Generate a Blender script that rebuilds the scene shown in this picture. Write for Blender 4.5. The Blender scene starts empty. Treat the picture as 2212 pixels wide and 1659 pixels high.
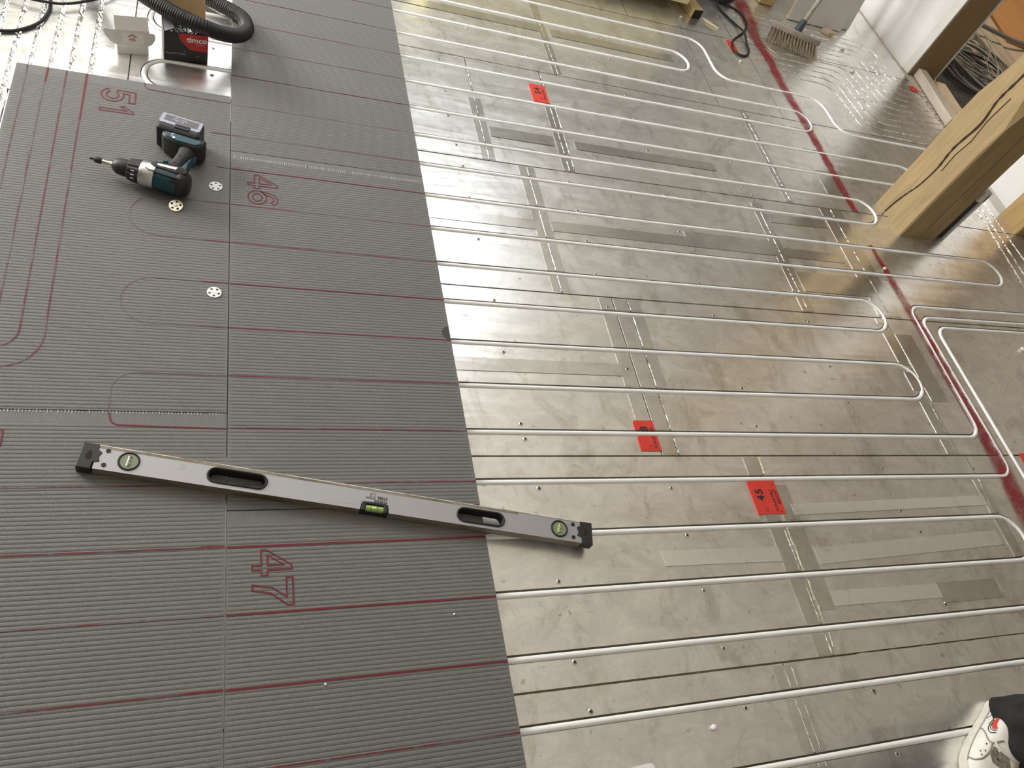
import bpy, bmesh, math, random
import numpy as np
from mathutils import Vector, Matrix, geometry, noise

random.seed(7)
SC = bpy.context.scene
COL = SC.collection

# ------------------------------------------------------------------ camera
RIGHT = Vector((0.927469973, -0.182581991, 0.326287090))
DOWN = Vector((0.033732632, -0.828245048, -0.559349845))
FWD = Vector((0.372372875, 0.529786708, -0.762013442))
cam_data = bpy.data.cameras.new('camera')
cam_data.sensor_fit = 'HORIZONTAL'
cam_data.sensor_width = 36.0
cam_data.lens = 1691.05 * 36.0 / 2212.0
cam_data.clip_start = 0.02
cam = bpy.data.objects.new('camera', cam_data)
COL.objects.link(cam)
up, back = -DOWN, -FWD
cam.matrix_world = Matrix(((RIGHT.x, up.x, back.x, -0.0680856),
                           (RIGHT.y, up.y, back.y, -2.969735),
                           (RIGHT.z, up.z, back.z, 1.7058),
                           (0, 0, 0, 1)))
SC.camera = cam

# ------------------------------------------------------------------ world, light, exposure
SC.view_settings.view_transform = 'Standard'
SC.view_settings.look = 'None'
SC.view_settings.gamma = 1.0
SC.view_settings.use_curve_mapping = False
SC.view_settings.exposure = 0.30
world = bpy.data.worlds.new('overcast_sky')
SC.world = world
world.use_nodes = True
world.node_tree.nodes['Background'].inputs[0].default_value = (0.86, 0.92, 1.0, 1)
world.node_tree.nodes['Background'].inputs[1].default_value = 1.0

WIN = {  # window openings: daylight enters here
    'back': dict(x0=-0.95, x1=0.75, z0=2.52, z1=3.12, y=3.0),
    'roof': dict(x0=-0.7, x1=2.3, y0=0.85, y1=2.6),
    'left': dict(y0=0.3, y1=2.6, z0=0.95, z1=2.5, x=-3.6),
}
ROOM_H = 3.2


def area_light(name, loc, rot, sx, sy, power, colour):
    ld = bpy.data.lights.new(name, 'AREA')
    ld.shape = 'RECTANGLE'
    ld.size, ld.size_y = sx, sy
    ld.energy = power
    ld.color = colour
    o = bpy.data.objects.new(name, ld)
    o.location = loc
    o.rotation_euler = rot
    COL.objects.link(o)
    return o


w = WIN['back']
area_light('window_daylight_back', ((w['x0'] + w['x1']) / 2, w['y'] + 0.16, (w['z0'] + w['z1']) / 2),
           (math.radians(-90), 0, 0), w['x1'] - w['x0'], w['z1'] - w['z0'], 10, (0.84, 0.92, 1.0))
w = WIN['left']
area_light('window_daylight_left', (w['x'] - 0.16, (w['y0'] + w['y1']) / 2, (w['z0'] + w['z1']) / 2),
           (math.radians(90), 0, math.radians(-90)), w['y1'] - w['y0'], w['z1'] - w['z0'], 375, (1.0, 0.98, 0.955))

w = WIN['roof']
area_light('rooflight_daylight', ((w['x0'] + w['x1']) / 2, (w['y0'] + w['y1']) / 2, ROOM_H + 0.14), (0, 0, 0),
           w['x1'] - w['x0'], w['y1'] - w['y0'], 42, (0.90, 0.95, 1.0))
area_light('hall_fill_light', (4.7, 1.9, 3.15), (0, 0, 0), 0.4, 0.4, 40, (1.0, 0.86, 0.66))  # added fill to brighten the hall, no known fixture there

# ------------------------------------------------------------------ materials
MATS = {}


class NB:
    def __init__(self, name):
        self.m = bpy.data.materials.new(name)
        self.m.use_nodes = True
        self.t = self.m.node_tree
        self.b = self.t.nodes['Principled BSDF']
        self.o = self.t.nodes['Material Output']
        MATS[name] = self.m

    def n(self, typ, **kw):
        nd = self.t.nodes.new(typ)
        for k, v in kw.items():
            if k.startswith('i_'):
                key = k[2:]
                nd.inputs[int(key) if key.isdigit() else key.replace('_', ' ')].default_value = v
            else:
                setattr(nd, k, v)
        return nd

    def l(self, a, b):
        self.t.links.new(a, b)

    def coords(self, scale=(1, 1, 1), rot=(0, 0, 0), kind='Object'):
        tc = self.n('ShaderNodeTexCoord')
        mp = self.n('ShaderNodeMapping')
        mp.inputs['Scale'].default_value = scale
        mp.inputs['Rotation'].default_value = rot
        self.l(tc.outputs[kind], mp.inputs['Vector'])
        return mp.outputs['Vector']

    def noise(self, vec, scale, detail=4, rough=0.55, dist=0.0):
        nd = self.n('ShaderNodeTexNoise')
        nd.inputs['Scale'].default_value = scale
        nd.inputs['Detail'].default_value = detail
        nd.inputs['Roughness'].default_value = rough
        nd.inputs['Distortion'].default_value = dist
        self.l(vec, nd.inputs['Vector'])
        return nd.outputs['Fac']

    def ramp(self, fac, stops):
        r = self.n('ShaderNodeValToRGB')
        el = r.color_ramp.elements
        el[0].position, el[0].color = stops[0][0], c4(stops[0][1])
        el[1].position, el[1].color = stops[-1][0], c4(stops[-1][1])
        for p, c in stops[1:-1]:
            e = el.new(p)
            e.color = c4(c)
        self.l(fac, r.inputs['Fac'])
        return r.outputs['Color']

    def mix(self, fac, a, b, blend='MIX'):
        nd = self.n('ShaderNodeMix', data_type='RGBA', blend_type=blend)
        for s, v in ((nd.inputs[0], fac), (nd.inputs[6], a), (nd.inputs[7], b)):
            if hasattr(v, 'links') or hasattr(v, 'is_linked'):
                self.l(v, s)
            elif isinstance(v, (int, float)):
                s.default_value = v
            else:
                s.default_value = c4(v)
        return nd.outputs[2]

    def math(self, op, a, b=0.0):
        nd = self.n('ShaderNodeMath', operation=op)
        for s, v in ((nd.inputs[0], a), (nd.inputs[1], b)):
            if isinstance(v, (int, float)):
                s.default_value = v
            else:
                self.l(v, s)
        return nd.outputs[0]

    def bump(self, height, strength, dist=0.002, normal=None):
        nd = self.n('ShaderNodeBump')
        nd.inputs['Strength'].default_value = strength
        nd.inputs['Distance'].default_value = dist
        self.l(height, nd.inputs['Height'])
        if normal is not None:
            self.l(normal, nd.inputs['Normal'])
        return nd.outputs['Normal']

    def set(self, **kw):
        for k, v in kw.items():
            s = self.b.inputs[k.replace('_', ' ')]
            if hasattr(v, 'is_linked'):
                self.l(v, s)
            elif isinstance(v, (tuple, list)):
                s.default_value = c4(v)
            else:
                s.default_value = v
        return self.m


def c4(c):
    if isinstance(c, (int, float)):
        return (c, c, c, 1)
    return (c[0], c[1], c[2], 1)


def simple(name, col, rough=0.6, metal=0.0, vary=0.0, scale=30.0, bump=0.0, bscale=120.0):
    b = NB(name)
    v = b.coords()
    if vary > 0:
        f = b.noise(v, scale, 5, 0.6)
        lo = tuple(c * (1 - vary) for c in col)
        hi = tuple(min(1, c * (1 + vary)) for c in col)
        b.set(Base_Color=b.ramp(f, [(0.3, lo), (0.7, hi)]))
    else:
        b.set(Base_Color=col)
    b.set(Roughness=rough, Metallic=metal)
    if bump > 0:
        b.set(Normal=b.bump(b.noise(v, bscale, 3), bump, 0.001))
    return b.m


def foil_material(name, tint, r_lo, r_hi, wav=0.25, scuff=1.0, metal=1.0):
    b = NB(name)
    v = b.coords()
    vs = b.coords(scale=(0.5, 2.6, 1))
    big = b.noise(vs, 2.2, 5, 0.6, 0.6)
    fine = b.noise(b.coords(scale=(1, 1.6, 1), rot=(0, 0, 0.6)), 9, 9, 0.72, 0.7)
    spots = b.noise(v, 34, 3, 0.5)
    col = b.mix(b.ramp(fine, [(0.42, 0.0), (0.75, 1.0)]), tint, tuple(min(1, c * 1.26) for c in tint))
    dirt = b.ramp(spots, [(0.27, 1.0), (0.33, 0.0)])
    smear = b.ramp(b.noise(b.coords(scale=(1.7, 1.0, 1)), 5.5, 6, 0.7, 0.8), [(0.33, 1.0), (0.47, 0.0)])
    col = b.mix(b.math('MULTIPLY', dirt, 0.35 * scuff), col, (0.20, 0.17, 0.13))
    col = b.mix(b.math('MULTIPLY', smear, 0.34 * scuff), col, (0.40, 0.36, 0.30))
    rr = b.math('ADD', b.math('MULTIPLY', b.math('ADD', b.math('MULTIPLY', big, 0.6), b.math('MULTIPLY', fine, 0.4)), r_hi - r_lo), r_lo)
    # scratch streaks
    wv = b.noise(b.coords(scale=(3, 60, 1), rot=(0, 0, 0.5)), 3.0, 2)
    h = b.math('ADD', b.math('MULTIPLY', b.noise(b.coords(scale=(0.22, 1.7, 1)), 6.0, 2, 0.5, 0.5), 1.0), b.math('MULTIPLY', wv, 0.004))
    nrm = b.bump(h, wav, 0.012)
    b.set(Base_Color=col, Metallic=metal, Roughness=rr, Normal=nrm)
    return b.m


foil_material('foil', (0.80, 0.785, 0.765), 0.14, 0.46, 0.26, 1.2, 0.89)
foil_material('tape', (0.69, 0.68, 0.66), 0.15, 0.28, 0.10, 0.8, 0.92)
foil_material('tape_reflection', (0.97, 0.96, 0.94), 0.10, 0.22, 0.10, 0.8, 0.80)  # same tape, a bright reflection painted in as a paler tint
foil_material('crinkle_foil', (0.86, 0.85, 0.83), 0.12, 0.30, 0.3, 0.5)
simple('foam_base', (0.60, 0.54, 0.34), 0.9, 0, 0.35, 60, 0.5, 90)
simple('pipe_white', (0.88, 0.88, 0.885), 0.27, 0, 0.05, 12)
simple('screw_dark', (0.05, 0.035, 0.02), 0.7)
simple('bare_rim', (0.85, 0.83, 0.80), 0.25, 1.0)


def board_material():
    b = NB('grey_board')
    v = b.coords()
    cross = b.n('ShaderNodeTexWave', wave_type='BANDS', bands_direction='X', wave_profile='SIN')
    cross.inputs['Scale'].default_value = 75
    cross.inputs['Distortion'].default_value = 1.5
    cross.inputs['Detail'].default_value = 2
    cross.inputs['Detail Scale'].default_value = 3
    b.l(v, cross.inputs['Vector'])
    blot = b.noise(v, 3.0, 4, 0.6)
    grain = b.noise(v, 420, 2, 0.6)
    col = b.ramp(blot, [(0.25, (0.136, 0.132, 0.126)), (0.75, (0.161, 0.157, 0.150))])
    col = b.mix(0.22, col, b.ramp(grain, [(0.3, 0.06), (0.7, 0.27)]))
    dirt = b.ramp(b.noise(b.coords(scale=(1, 2, 1)), 26, 5, 0.7), [(0.27, 1.0), (0.34, 0.0)])
    col = b.mix(b.math('MULTIPLY', dirt, 0.4), col, (0.13, 0.12, 0.11))
    h = b.math('ADD', b.math('MULTIPLY', cross.outputs['Fac'], 0.6), b.math('MULTIPLY', grain, 0.7))
    b.set(Base_Color=col, Roughness=0.60, Normal=b.bump(h, 0.25, 0.0009))
    b.b.inputs['Specular IOR Level'].default_value = 0.55
    return b.m


board_material()
simple('board_edge', (0.25, 0.235, 0.21), 0.85, 0, 0.2, 60)
simple('board_flap', (0.31, 0.295, 0.27), 0.8, 0, 0.15, 40)
simple('damp_grey', (0.055, 0.053, 0.05), 0.7)
simple('white_thread', (0.46, 0.455, 0.44), 0.8)


def marker(name, col, lo, hi, base=(0.152, 0.148, 0.141)):
    b = NB(name)
    f = b.noise(b.coords(scale=(9, 9, 9)), 1.2, 4, 0.75)
    b.set(Base_Color=b.mix(b.ramp(f, [(lo, 0.0), (hi, 1.0)]), base, col), Roughness=0.7)
    return b.m


marker('red_marker', (0.150, 0.010, 0.024), 0.22, 0.36)
marker('red_marker_faint', (0.145, 0.035, 0.042), 0.42, 0.62)
marker('red_marker_mid', (0.145, 0.018, 0.032), 0.34, 0.52)


def spray():
    b = NB('red_spray')
    v = b.coords()
    f = b.noise(b.coords(scale=(1, 0.7, 1)), 16, 6, 0.75, 0.5)
    g = b.noise(v, 260, 2, 0.6)
    tc = b.n('ShaderNodeTexCoord')
    sp = b.n('ShaderNodeSeparateXYZ')
    b.l(tc.outputs['UV'], sp.inputs[0])
    edge = b.math('SUBTRACT', 1.0, b.math('MULTIPLY', b.math('ABSOLUTE', b.math('SUBTRACT', sp.outputs['X'], 0.5)), 2.0))
    edge = b.ramp(edge, [(0.05, 0.0), (0.55, 1.0)])
    cov = b.math('MULTIPLY', b.ramp(b.math('ADD', b.math('MULTIPLY', f, 0.7), b.math('MULTIPLY', g, 0.3)), [(0.36, 0.2), (0.60, 1.0)]), edge)
    b.set(Base_Color=(0.27, 0.010, 0.018), Roughness=0.5, Alpha=cov)
    return b.m


spray()


def wood(name, a, c, scale=(1, 1, 0.12), rough=0.75):
    b = NB(name)
    v = b.coords(scale=scale)
    f = b.noise(v, 26, 6, 0.65, 1.0)
    g = b.noise(b.coords(), 3, 3)
    k = b.ramp(b.noise(b.coords(scale=(1, 1, 0.5)), 22, 3), [(0.22, 1.0), (0.29, 0.0)])
    col = b.mix(b.math('MULTIPLY', g, 0.5), b.ramp(f, [(0.3, a), (0.7, c)]), a)
    col = b.mix(b.math('MULTIPLY', k, 0.6), col, tuple(x * 0.35 for x in a))
    b.set(Base_Color=col, Roughness=rough, Normal=b.bump(f, 0.35, 0.002))
    return b.m


wood('oak', (0.26, 0.182, 0.085), (0.40, 0.292, 0.145))
wood('oak_dark', (0.30, 0.19, 0.075), (0.44, 0.29, 0.12))
wood('jamb_brown', (0.20, 0.135, 0.062), (0.23, 0.158, 0.075), rough=0.6)
wood('plank_grey', (0.42, 0.36, 0.29), (0.60, 0.53, 0.44), scale=(1, 0.12, 1))
wood('plank_tan', (0.52, 0.40, 0.29), (0.66, 0.53, 0.40), scale=(1, 0.12, 1))
wood('ply_orange', (0.50, 0.24, 0.09), (0.62, 0.33, 0.14), scale=(1, 0.12, 1))
wood('batten_wood', (0.42, 0.30, 0.13), (0.58, 0.44, 0.22))
simple('crack_dark', (0.02, 0.012, 0.006), 0.9)
simple('plaster_white', (0.66, 0.65, 0.635), 0.85, 0, 0.04, 4, 0.2, 60)
simple('plaster_dull', (0.62, 0.60, 0.56), 0.85, 0, 0.06, 5, 0.2, 60)
simple('ceiling_board', (0.86, 0.84, 0.80), 0.9, 0, 0.03, 2)
simple('wall_buff', (0.24, 0.228, 0.20), 0.9, 0, 0.08, 3)
simple('wall_dark_unseen', (0.13, 0.12, 0.105), 0.9, 0, 0.15, 6)  # dark tone made up to dim what the foil reflects
simple('wall_brown', (0.50, 0.47, 0.42), 0.9, 0, 0.1, 3)
simple('foam_pale', (0.62, 0.58, 0.42), 0.9, 0, 0.3, 90, 0.5, 150)
simple('foam_yellow', (0.80, 0.74, 0.48), 0.85, 0, 0.05, 40, 0.3, 150)
simple('black_plastic', (0.012, 0.012, 0.013), 0.45)
simple('black_rubber', (0.012, 0.012, 0.013), 0.62)
simple('hose_black', (0.012, 0.012, 0.0125), 0.5)
simple('dark_grey_plastic', (0.016, 0.0165, 0.018), 0.5)
simple('grip_grey', (0.035, 0.035, 0.037), 0.75, 0, 0.15, 200)
simple('teal', (0.004, 0.055, 0.072), 0.42, 0, 0.2, 80)
simple('silver_gear', (0.62, 0.62, 0.63), 0.34, 1.0, 0.1, 60)
simple('steel', (0.70, 0.70, 0.72), 0.22, 1.0)
simple('brass', (0.62, 0.50, 0.24), 0.35, 1.0)
simple('lavender_grey', (0.37, 0.38, 0.48), 0.5)
simple('label_grey', (0.13, 0.13, 0.14), 0.55)
simple('label_white', (0.74, 0.74, 0.74), 0.5, 0, 0.15, 300)
simple('washer_white', (0.80, 0.80, 0.80), 0.35, 0.0)
simple('washer_metal', (0.78, 0.76, 0.66), 0.3, 0.8)
simple('washer_hole', (0.06, 0.055, 0.05), 0.8)
simple('red_sticker', (0.62, 0.045, 0.03), 0.55, 0, 0.08, 25)
simple('print_black', (0.035, 0.015, 0.015), 0.7)
simple('print_dull', (0.30, 0.025, 0.02), 0.7)
simple('kraft', (0.66, 0.49, 0.28), 0.8, 0, 0.05, 30)
simple('box_black', (0.014, 0.014, 0.016), 0.38)
simple('box_red', (0.50, 0.018, 0.020), 0.4)
simple('box_pink', (0.85, 0.48, 0.55), 0.45)
simple('print_white', (0.82, 0.80, 0.76), 0.6)
simple('print_grey', (0.33, 0.33, 0.33), 0.6)
simple('card_white', (0.70, 0.685, 0.665), 0.7, 0, 0.04, 20)
simple('card_label', (0.80, 0.785, 0.77), 0.6)
simple('logo_red', (0.50, 0.05, 0.03), 0.6)
simple('screw_zinc', (0.62, 0.68, 0.76), 0.28, 1.0)
simple('paper_white', (0.86, 0.85, 0.85), 0.7)
simple('crumb', (0.72, 0.66, 0.58), 0.9)
simple('crumb_pink', (0.85, 0.72, 0.80), 0.7)
simple('bristle', (0.50, 0.42, 0.31), 0.8, 0, 0.4, 60)
simple('broom_wood', (0.33, 0.29, 0.25), 0.8, 0, 0.2, 30)
simple('broom_ferrule', (0.045, 0.06, 0.075), 0.5)
simple('cable_grey', (0.20, 0.195, 0.19), 0.6, 0, 0.2, 30)
simple('cable_pale', (0.50, 0.49, 0.46), 0.6)
simple('polythene_dark', (0.07, 0.07, 0.065), 0.25, 0, 0.5, 8)
simple('mdf_cord', (0.50, 0.38, 0.20), 0.9, 0, 0.3, 80, 0.6, 120)
simple('shoe_white', (0.78, 0.75, 0.70), 0.6, 0, 0.08, 30)
simple('shoe_sole', (0.66, 0.63, 0.55), 0.65, 0, 0.1, 60)
simple('shoe_mesh', (0.22, 0.19, 0.16), 0.8, 0, 0.5, 150)
simple('shoe_line', (0.34, 0.32, 0.30), 0.7)
simple('swoosh_red', (0.62, 0.045, 0.03), 0.5)
simple('swoosh_black', (0.02, 0.025, 0.05), 0.5)
simple('gold', (0.72, 0.48, 0.14), 0.5)
simple('trouser', (0.009, 0.009, 0.010), 0.85, 0, 0.6, 25, 0.5, 300)
simple('trouser_seam', (0.06, 0.058, 0.06), 0.85)
simple('skin', (0.48, 0.29, 0.20), 0.6)
simple('jacket', (0.04, 0.045, 0.06), 0.85)
simple('hair', (0.05, 0.035, 0.02), 0.7)
simple('frame_white', (0.78, 0.78, 0.78), 0.5)


def level_metal():
    b = NB('level_metal')
    v = b.coords()
    g = b.noise(b.coords(scale=(0.6, 6, 6)), 16, 5, 0.7, 0.5)
    grime = b.ramp(g, [(0.30, 1.0), (0.40, 0.0)])
    col = b.mix(b.math('MULTIPLY', grime, 0.35), (0.40, 0.395, 0.42), (0.22, 0.18, 0.13))
    b.set(Base_Color=col, Roughness=0.42, Metallic=0.55)
    return b.m


level_metal()


def grimy():
    b = NB('level_edge')
    g = b.noise(b.coords(scale=(0.5, 2, 2)), 14, 6, 0.7, 0.4)
    b.set(Base_Color=b.ramp(g, [(0.35, (0.14, 0.108, 0.066)), (0.6, (0.29, 0.26, 0.215))]), Roughness=0.5, Metallic=0.4)
    b2 = NB('level_rim')
    g = b2.noise(b2.coords(scale=(0.5, 2, 2)), 22, 6, 0.75, 0.4)
    b2.set(Base_Color=b2.ramp(g, [(0.40, (0.34, 0.27, 0.18)), (0.52, (0.78, 0.76, 0.72))]), Roughness=0.4, Metallic=0.4)


grimy()


def vial():
    b = NB('vial_green')
    b.set(Base_Color=(0.30, 0.42, 0.10), Roughness=0.08)
    b.b.inputs['Coat Weight'].default_value = 0.6
    b = NB('vial_pale')
    b.set(Base_Color=(0.22, 0.25, 0.17), Roughness=0.12)
    b.b.inputs['Coat Weight'].default_value = 0.6


vial()

# ------------------------------------------------------------------ mesh helpers


def link(o, parent=None):
    COL.objects.link(o)
    if parent is not None:
        o.parent = parent
    return o


def mesh(name, verts, faces, mat, parent=None, smooth=False, uvs=None):
    me = bpy.data.meshes.new(name)
    me.from_pydata([tuple(v) for v in verts], [], faces)
    me.update()
    if mat:
        for m in (mat if isinstance(mat, (list, tuple)) else [mat]):
            me.materials.append(MATS[m])
    if smooth:
        me.polygons.foreach_set('use_smooth', [True] * len(me.polygons))
    if uvs is not None:
        ul = me.uv_layers.new(name='uv')
        for lp in me.loops:
            ul.data[lp.index].uv = uvs[lp.vertex_index]
    o = bpy.data.objects.new(name, me)
    return link(o, parent)


def from_bm(name, bm, mat, parent=None, smooth=False):
    bmesh.ops.recalc_face_normals(bm, faces=bm.faces)
    me = bpy.data.meshes.new(name)
    bm.to_mesh(me)
    bm.free()
    for m in (mat if isinstance(mat, (list, tuple)) else [mat]):
        me.materials.append(MATS[m])
    if smooth:
        me.polygons.foreach_set('use_smooth', [True] * len(me.polygons))
    return link(bpy.data.objects.new(name, me), parent)


def tag(o, label=None, cat=None, group=None, kind=None):
    if label:
        o['label'] = label
    if cat:
        o['category'] = cat
    if group:
        o['group'] = group
    if kind:
        o['kind'] = kind
    return o


def empty(name, loc, rz=0.0, label=None, cat=None, group=None):
    o = bpy.data.objects.new(name, None)
    o.empty_display_size = 0.05
    o.location = loc
    o.rotation_euler = (0, 0, rz)
    link(o)
    return tag(o, label, cat, group)


def bm_box(bm, lo, hi, bev=0.0, mtx=None, seg=2):
    c = [(a + b) / 2 for a, b in zip(lo, hi)]
    s = [b - a for a, b in zip(lo, hi)]
    r = bmesh.ops.create_cube(bm, size=1.0)
    vs = r['verts']
    for v in vs:
        v.co = Vector((v.co.x * s[0] + c[0], v.co.y * s[1] + c[1], v.co.z * s[2] + c[2]))
    if bev > 0:
        es = list({e for v in vs for e in v.link_edges})
        rb = bmesh.ops.bevel(bm, geom=es, offset=bev, segments=seg, affect='EDGES', profile=0.5)
        vs = list({v for f in rb['faces'] for v in f.verts} | {v for v in vs if v.is_valid})
    if mtx is not None:
        bmesh.ops.transform(bm, matrix=mtx, verts=[v for v in vs if v.is_valid])
    return vs


def box(name, lo, hi, mat, parent=None, bev=0.0, mtx=None, smooth=False):
    bm = bmesh.new()
    bm_box(bm, lo, hi, bev, mtx)
    return from_bm(name, bm, mat, parent, smooth)


def extrude_poly(name, pts, z0, z1, mat, parent=None, mtx=None, bev=0.0, smooth=False):
    bm = bmesh.new()
    vs = [bm.verts.new((p[0], p[1], z0)) for p in pts]
    f = bm.faces.new(vs)
    r = bmesh.ops.extrude_face_region(bm, geom=[f])
    for v in r['geom']:
        if isinstance(v, bmesh.types.BMVert):
            v.co.z = z1
    bmesh.ops.recalc_face_normals(bm, faces=bm.faces)
    if bev > 0:
        es = [e for e in bm.edges if abs(e.verts[0].co.z - e.verts[1].co.z) < 1e-6]
        bmesh.ops.bevel(bm, geom=es, offset=bev, segments=2, affect='EDGES', profile=0.5)
    if mtx is not None:
        bmesh.ops.transform(bm, matrix=mtx, verts=bm.verts)
    return from_bm(name, bm, mat, parent, smooth)


def lathe(name, prof, mat, parent=None, seg=24, mtx=None, smooth=True):
    """prof: list of (axial x, radius); revolve about local X."""
    vs, fs = [], []
    for x, r in prof:
        for i in range(seg):
            a = 2 * math.pi * i / seg
            vs.append((x, r * math.cos(a), r * math.sin(a)))
    n = len(prof)
    for j in range(n - 1):
        for i in range(seg):
            k = (i + 1) % seg
            fs.append((j * seg + i, j * seg + k, (j + 1) * seg + k, (j + 1) * seg + i))
    fs.append(tuple(range(seg))[::-1])
    fs.append(tuple(range((n - 1) * seg, n * seg)))
    if mtx is not None:
        vs = [mtx @ Vector(v) for v in vs]
    o = mesh(name, vs, fs, mat, parent)
    bm = bmesh.new()
    bm.from_mesh(o.data)
    bmesh.ops.recalc_face_normals(bm, faces=bm.faces)
    bm.to_mesh(o.data)
    bm.free()
    if smooth:
        o.data.polygons.foreach_set('use_smooth', [True] * len(o.data.polygons))
        o.data.set_sharp_from_angle(angle=math.radians(40))
    return o


def sweep(name, path, rad, mat, parent=None, seg=10, caps=True, sx=1.0):
    """tube along 3-D polyline; rad scalar or list or function(i)"""
    pts = [Vector(p) for p in path]
    n = len(pts)
    vs, fs = [], []
    t0 = (pts[1] - pts[0]).normalized()
    ref = Vector((0, 0, 1)) if abs(t0.z) < 0.9 else Vector((0, 1, 0))
    nx = t0.cross(ref).normalized()
    for i in range(n):
        t = (pts[min(i + 1, n - 1)] - pts[max(i - 1, 0)]).normalized()
        nx = (nx - t * nx.dot(t)).normalized()
        ny = t.cross(nx)
        r = rad(i) if callable(rad) else (rad[i] if isinstance(rad, (list, tuple)) else rad)
        for k in range(seg):
            a = 2 * math.pi * k / seg
            vs.append(pts[i] + nx * (r * math.cos(a) * sx) + ny * (r * math.sin(a)))
    for i in range(n - 1):
        for k in range(seg):
            k2 = (k + 1) % seg
            fs.append((i * seg + k, i * seg + k2, (i + 1) * seg + k2, (i + 1) * seg + k))
    if caps:
        fs.append(tuple(range(seg))[::-1])
        fs.append(tuple(range((n - 1) * seg, n * seg)))
    return mesh(name, vs, fs, mat, parent, smooth=True)


def catmull(pts, sub=8):
    P = [Vector(p) for p in pts]
    P = [P[0] * 2 - P[1]] + P + [P[-1] * 2 - P[-2]]
    out = []
    for i in range(1, len(P) - 2):
        a, b, c, d = P[i - 1], P[i], P[i + 1], P[i + 2]
        for s in range(sub):
            t = s / sub
            out.append(0.5 * ((2 * b) + (c - a) * t + (2 * a - 5 * b + 4 * c - d) * t * t + (3 * b - a - 3 * c + d) * t ** 3))
    out.append(P[-2])
    return out


def fillet(pts, r, seg=8):
    """round the corners of a 2-D polyline"""
    out = [Vector(pts[0])]
    for i in range(1, len(pts) - 1):
        a, b, c = Vector(pts[i - 1]), Vector(pts[i]), Vector(pts[i + 1])
        u, v = (a - b).normalized(), (c - b).normalized()
        ang = u.angle(v)
        d = min(r / math.tan(ang / 2), (a - b).length * 0.499, (c - b).length * 0.499)
        rr = d * math.tan(ang / 2)
        cen = b + (u + v).normalized() * (rr / math.sin(ang / 2))
        p0, p1 = b + u * d, b + v * d
        a0 = math.atan2(p0.y - cen.y, p0.x - cen.x)
        a1 = math.atan2(p1.y - cen.y, p1.x - cen.x)
        da = (a1 - a0 + math.pi) % (2 * math.pi) - math.pi
        for s in range(seg + 1):
            t = a0 + da * s / seg
            out.append(Vector((cen.x + rr * math.cos(t), cen.y + rr * math.sin(t))))
    out.append(Vector(pts[-1]))
    return out


def offsets(path, closed=False):
    """unit normals (mitred) for a 2-D polyline"""
    n = len(path)
    res = []
    for i in range(n):
        if closed:
            a, c = path[(i - 1) % n], path[(i + 1) % n]
        else:
            a, c = path[max(i - 1, 0)], path[min(i + 1, n - 1)]
        b = path[i]
        d1 = (Vector(b) - Vector(a))
        d2 = (Vector(c) - Vector(b))
        if d1.length < 1e-9:
            d1 = d2
        if d2.length < 1e-9:
            d2 = d1
        d1, d2 = d1.normalized(), d2.normalized()
        nrm = Vector((-(d1.y + d2.y), d1.x + d2.x))
        nrm = nrm.normalized() if nrm.length > 1e-6 else Vector((-d1.y, d1.x))
        k = max(0.5, nrm.dot(Vector((-d1.y, d1.x))))
        res.append(nrm / k)
    return res


def ribbon_geo(path, wd, z, closed=False, base=0):
    path = [Vector((p[0], p[1])) for p in path]
    nn = offsets(path, closed)
    vs, fs = [], []
    for p, n in zip(path, nn):
        vs.append((p.x + n.x * wd / 2, p.y + n.y * wd / 2, z))
        vs.append((p.x - n.x * wd / 2, p.y - n.y * wd / 2, z))
    m = len(path)
    for i in range(m if closed else m - 1):
        j = (i + 1) % m
        fs.append((base + 2 * i + 1, base + 2 * j + 1, base + 2 * j, base + 2 * i))
    return vs, fs


def ribbons(name, paths, wd, z, mat, parent=None, closed=False):
    V, F = [], []
    for p in paths:
        cl = closed
        v, f = ribbon_geo(p, wd, z, cl, len(V))
        V += v
        F += f
    return mesh(name, V, F, mat, parent)


def text_mesh(name, body, size, mat, parent, mtx, extrude=0.0, bold=0.0):
    cu = bpy.data.curves.new(name, 'FONT')
    cu.body = body
    cu.size = size
    cu.extrude = extrude
    cu.offset = bold
    cu.resolution_u = 2
    tmp = bpy.data.objects.new(name, cu)
    COL.objects.link(tmp)
    bpy.context.view_layer.update()
    dg = bpy.context.evaluated_depsgraph_get()
    me = bpy.data.meshes.new_from_object(tmp.evaluated_get(dg))
    me.name = name
    COL.objects.unlink(tmp)
    bpy.data.objects.remove(tmp)
    bpy.data.curves.remove(cu)
    me.transform(mtx)
    me.materials.clear()
    me.materials.append(MATS[mat])
    return link(bpy.data.objects.new(name, me), parent)


def frame(origin, xdir, ydir):
    x, y = Vector(xdir).normalized(), Vector(ydir).normalized()
    z = x.cross(y).normalized()
    y = z.cross(x)
    return Matrix(((x.x, y.x, z.x, origin[0]), (x.y, y.y, z.y, origin[1]), (x.z, y.z, z.z, origin[2]), (0, 0, 0, 1)))


# ------------------------------------------------------------------ floor layout


def drift(x, y):
    """the rows run very slightly out of true towards the oak post"""
    s = max(0.0, min(1.35, (x - 0.6) / 2.0)) ** 1.5
    k = 1.0 if y > -1.35 else max(-0.25, 1.0 - (y + 1.35) / -0.75)
    return 0.021 * s * k


def W(p):
    return Vector((p[0], p[1] + drift(p[0], p[1])))


def dens(pts, step=0.12):
    out = [Vector(pts[0])]
    for a, b in zip(pts[:-1], pts[1:]):
        a, b = Vector(a), Vector(b)
        n = max(1, int((b - a).length / step))
        for i in range(1, n + 1):
            out.append(a.lerp(b, i / n))
    return out


def yk(k):
    return 0.02 - 0.151 * k


def run(pts, r=0.074, warp=True):
    p = fillet(dens_corners(pts), r)
    p = dens(p, 0.15)
    return [W(q) for q in p] if warp else p


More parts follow.
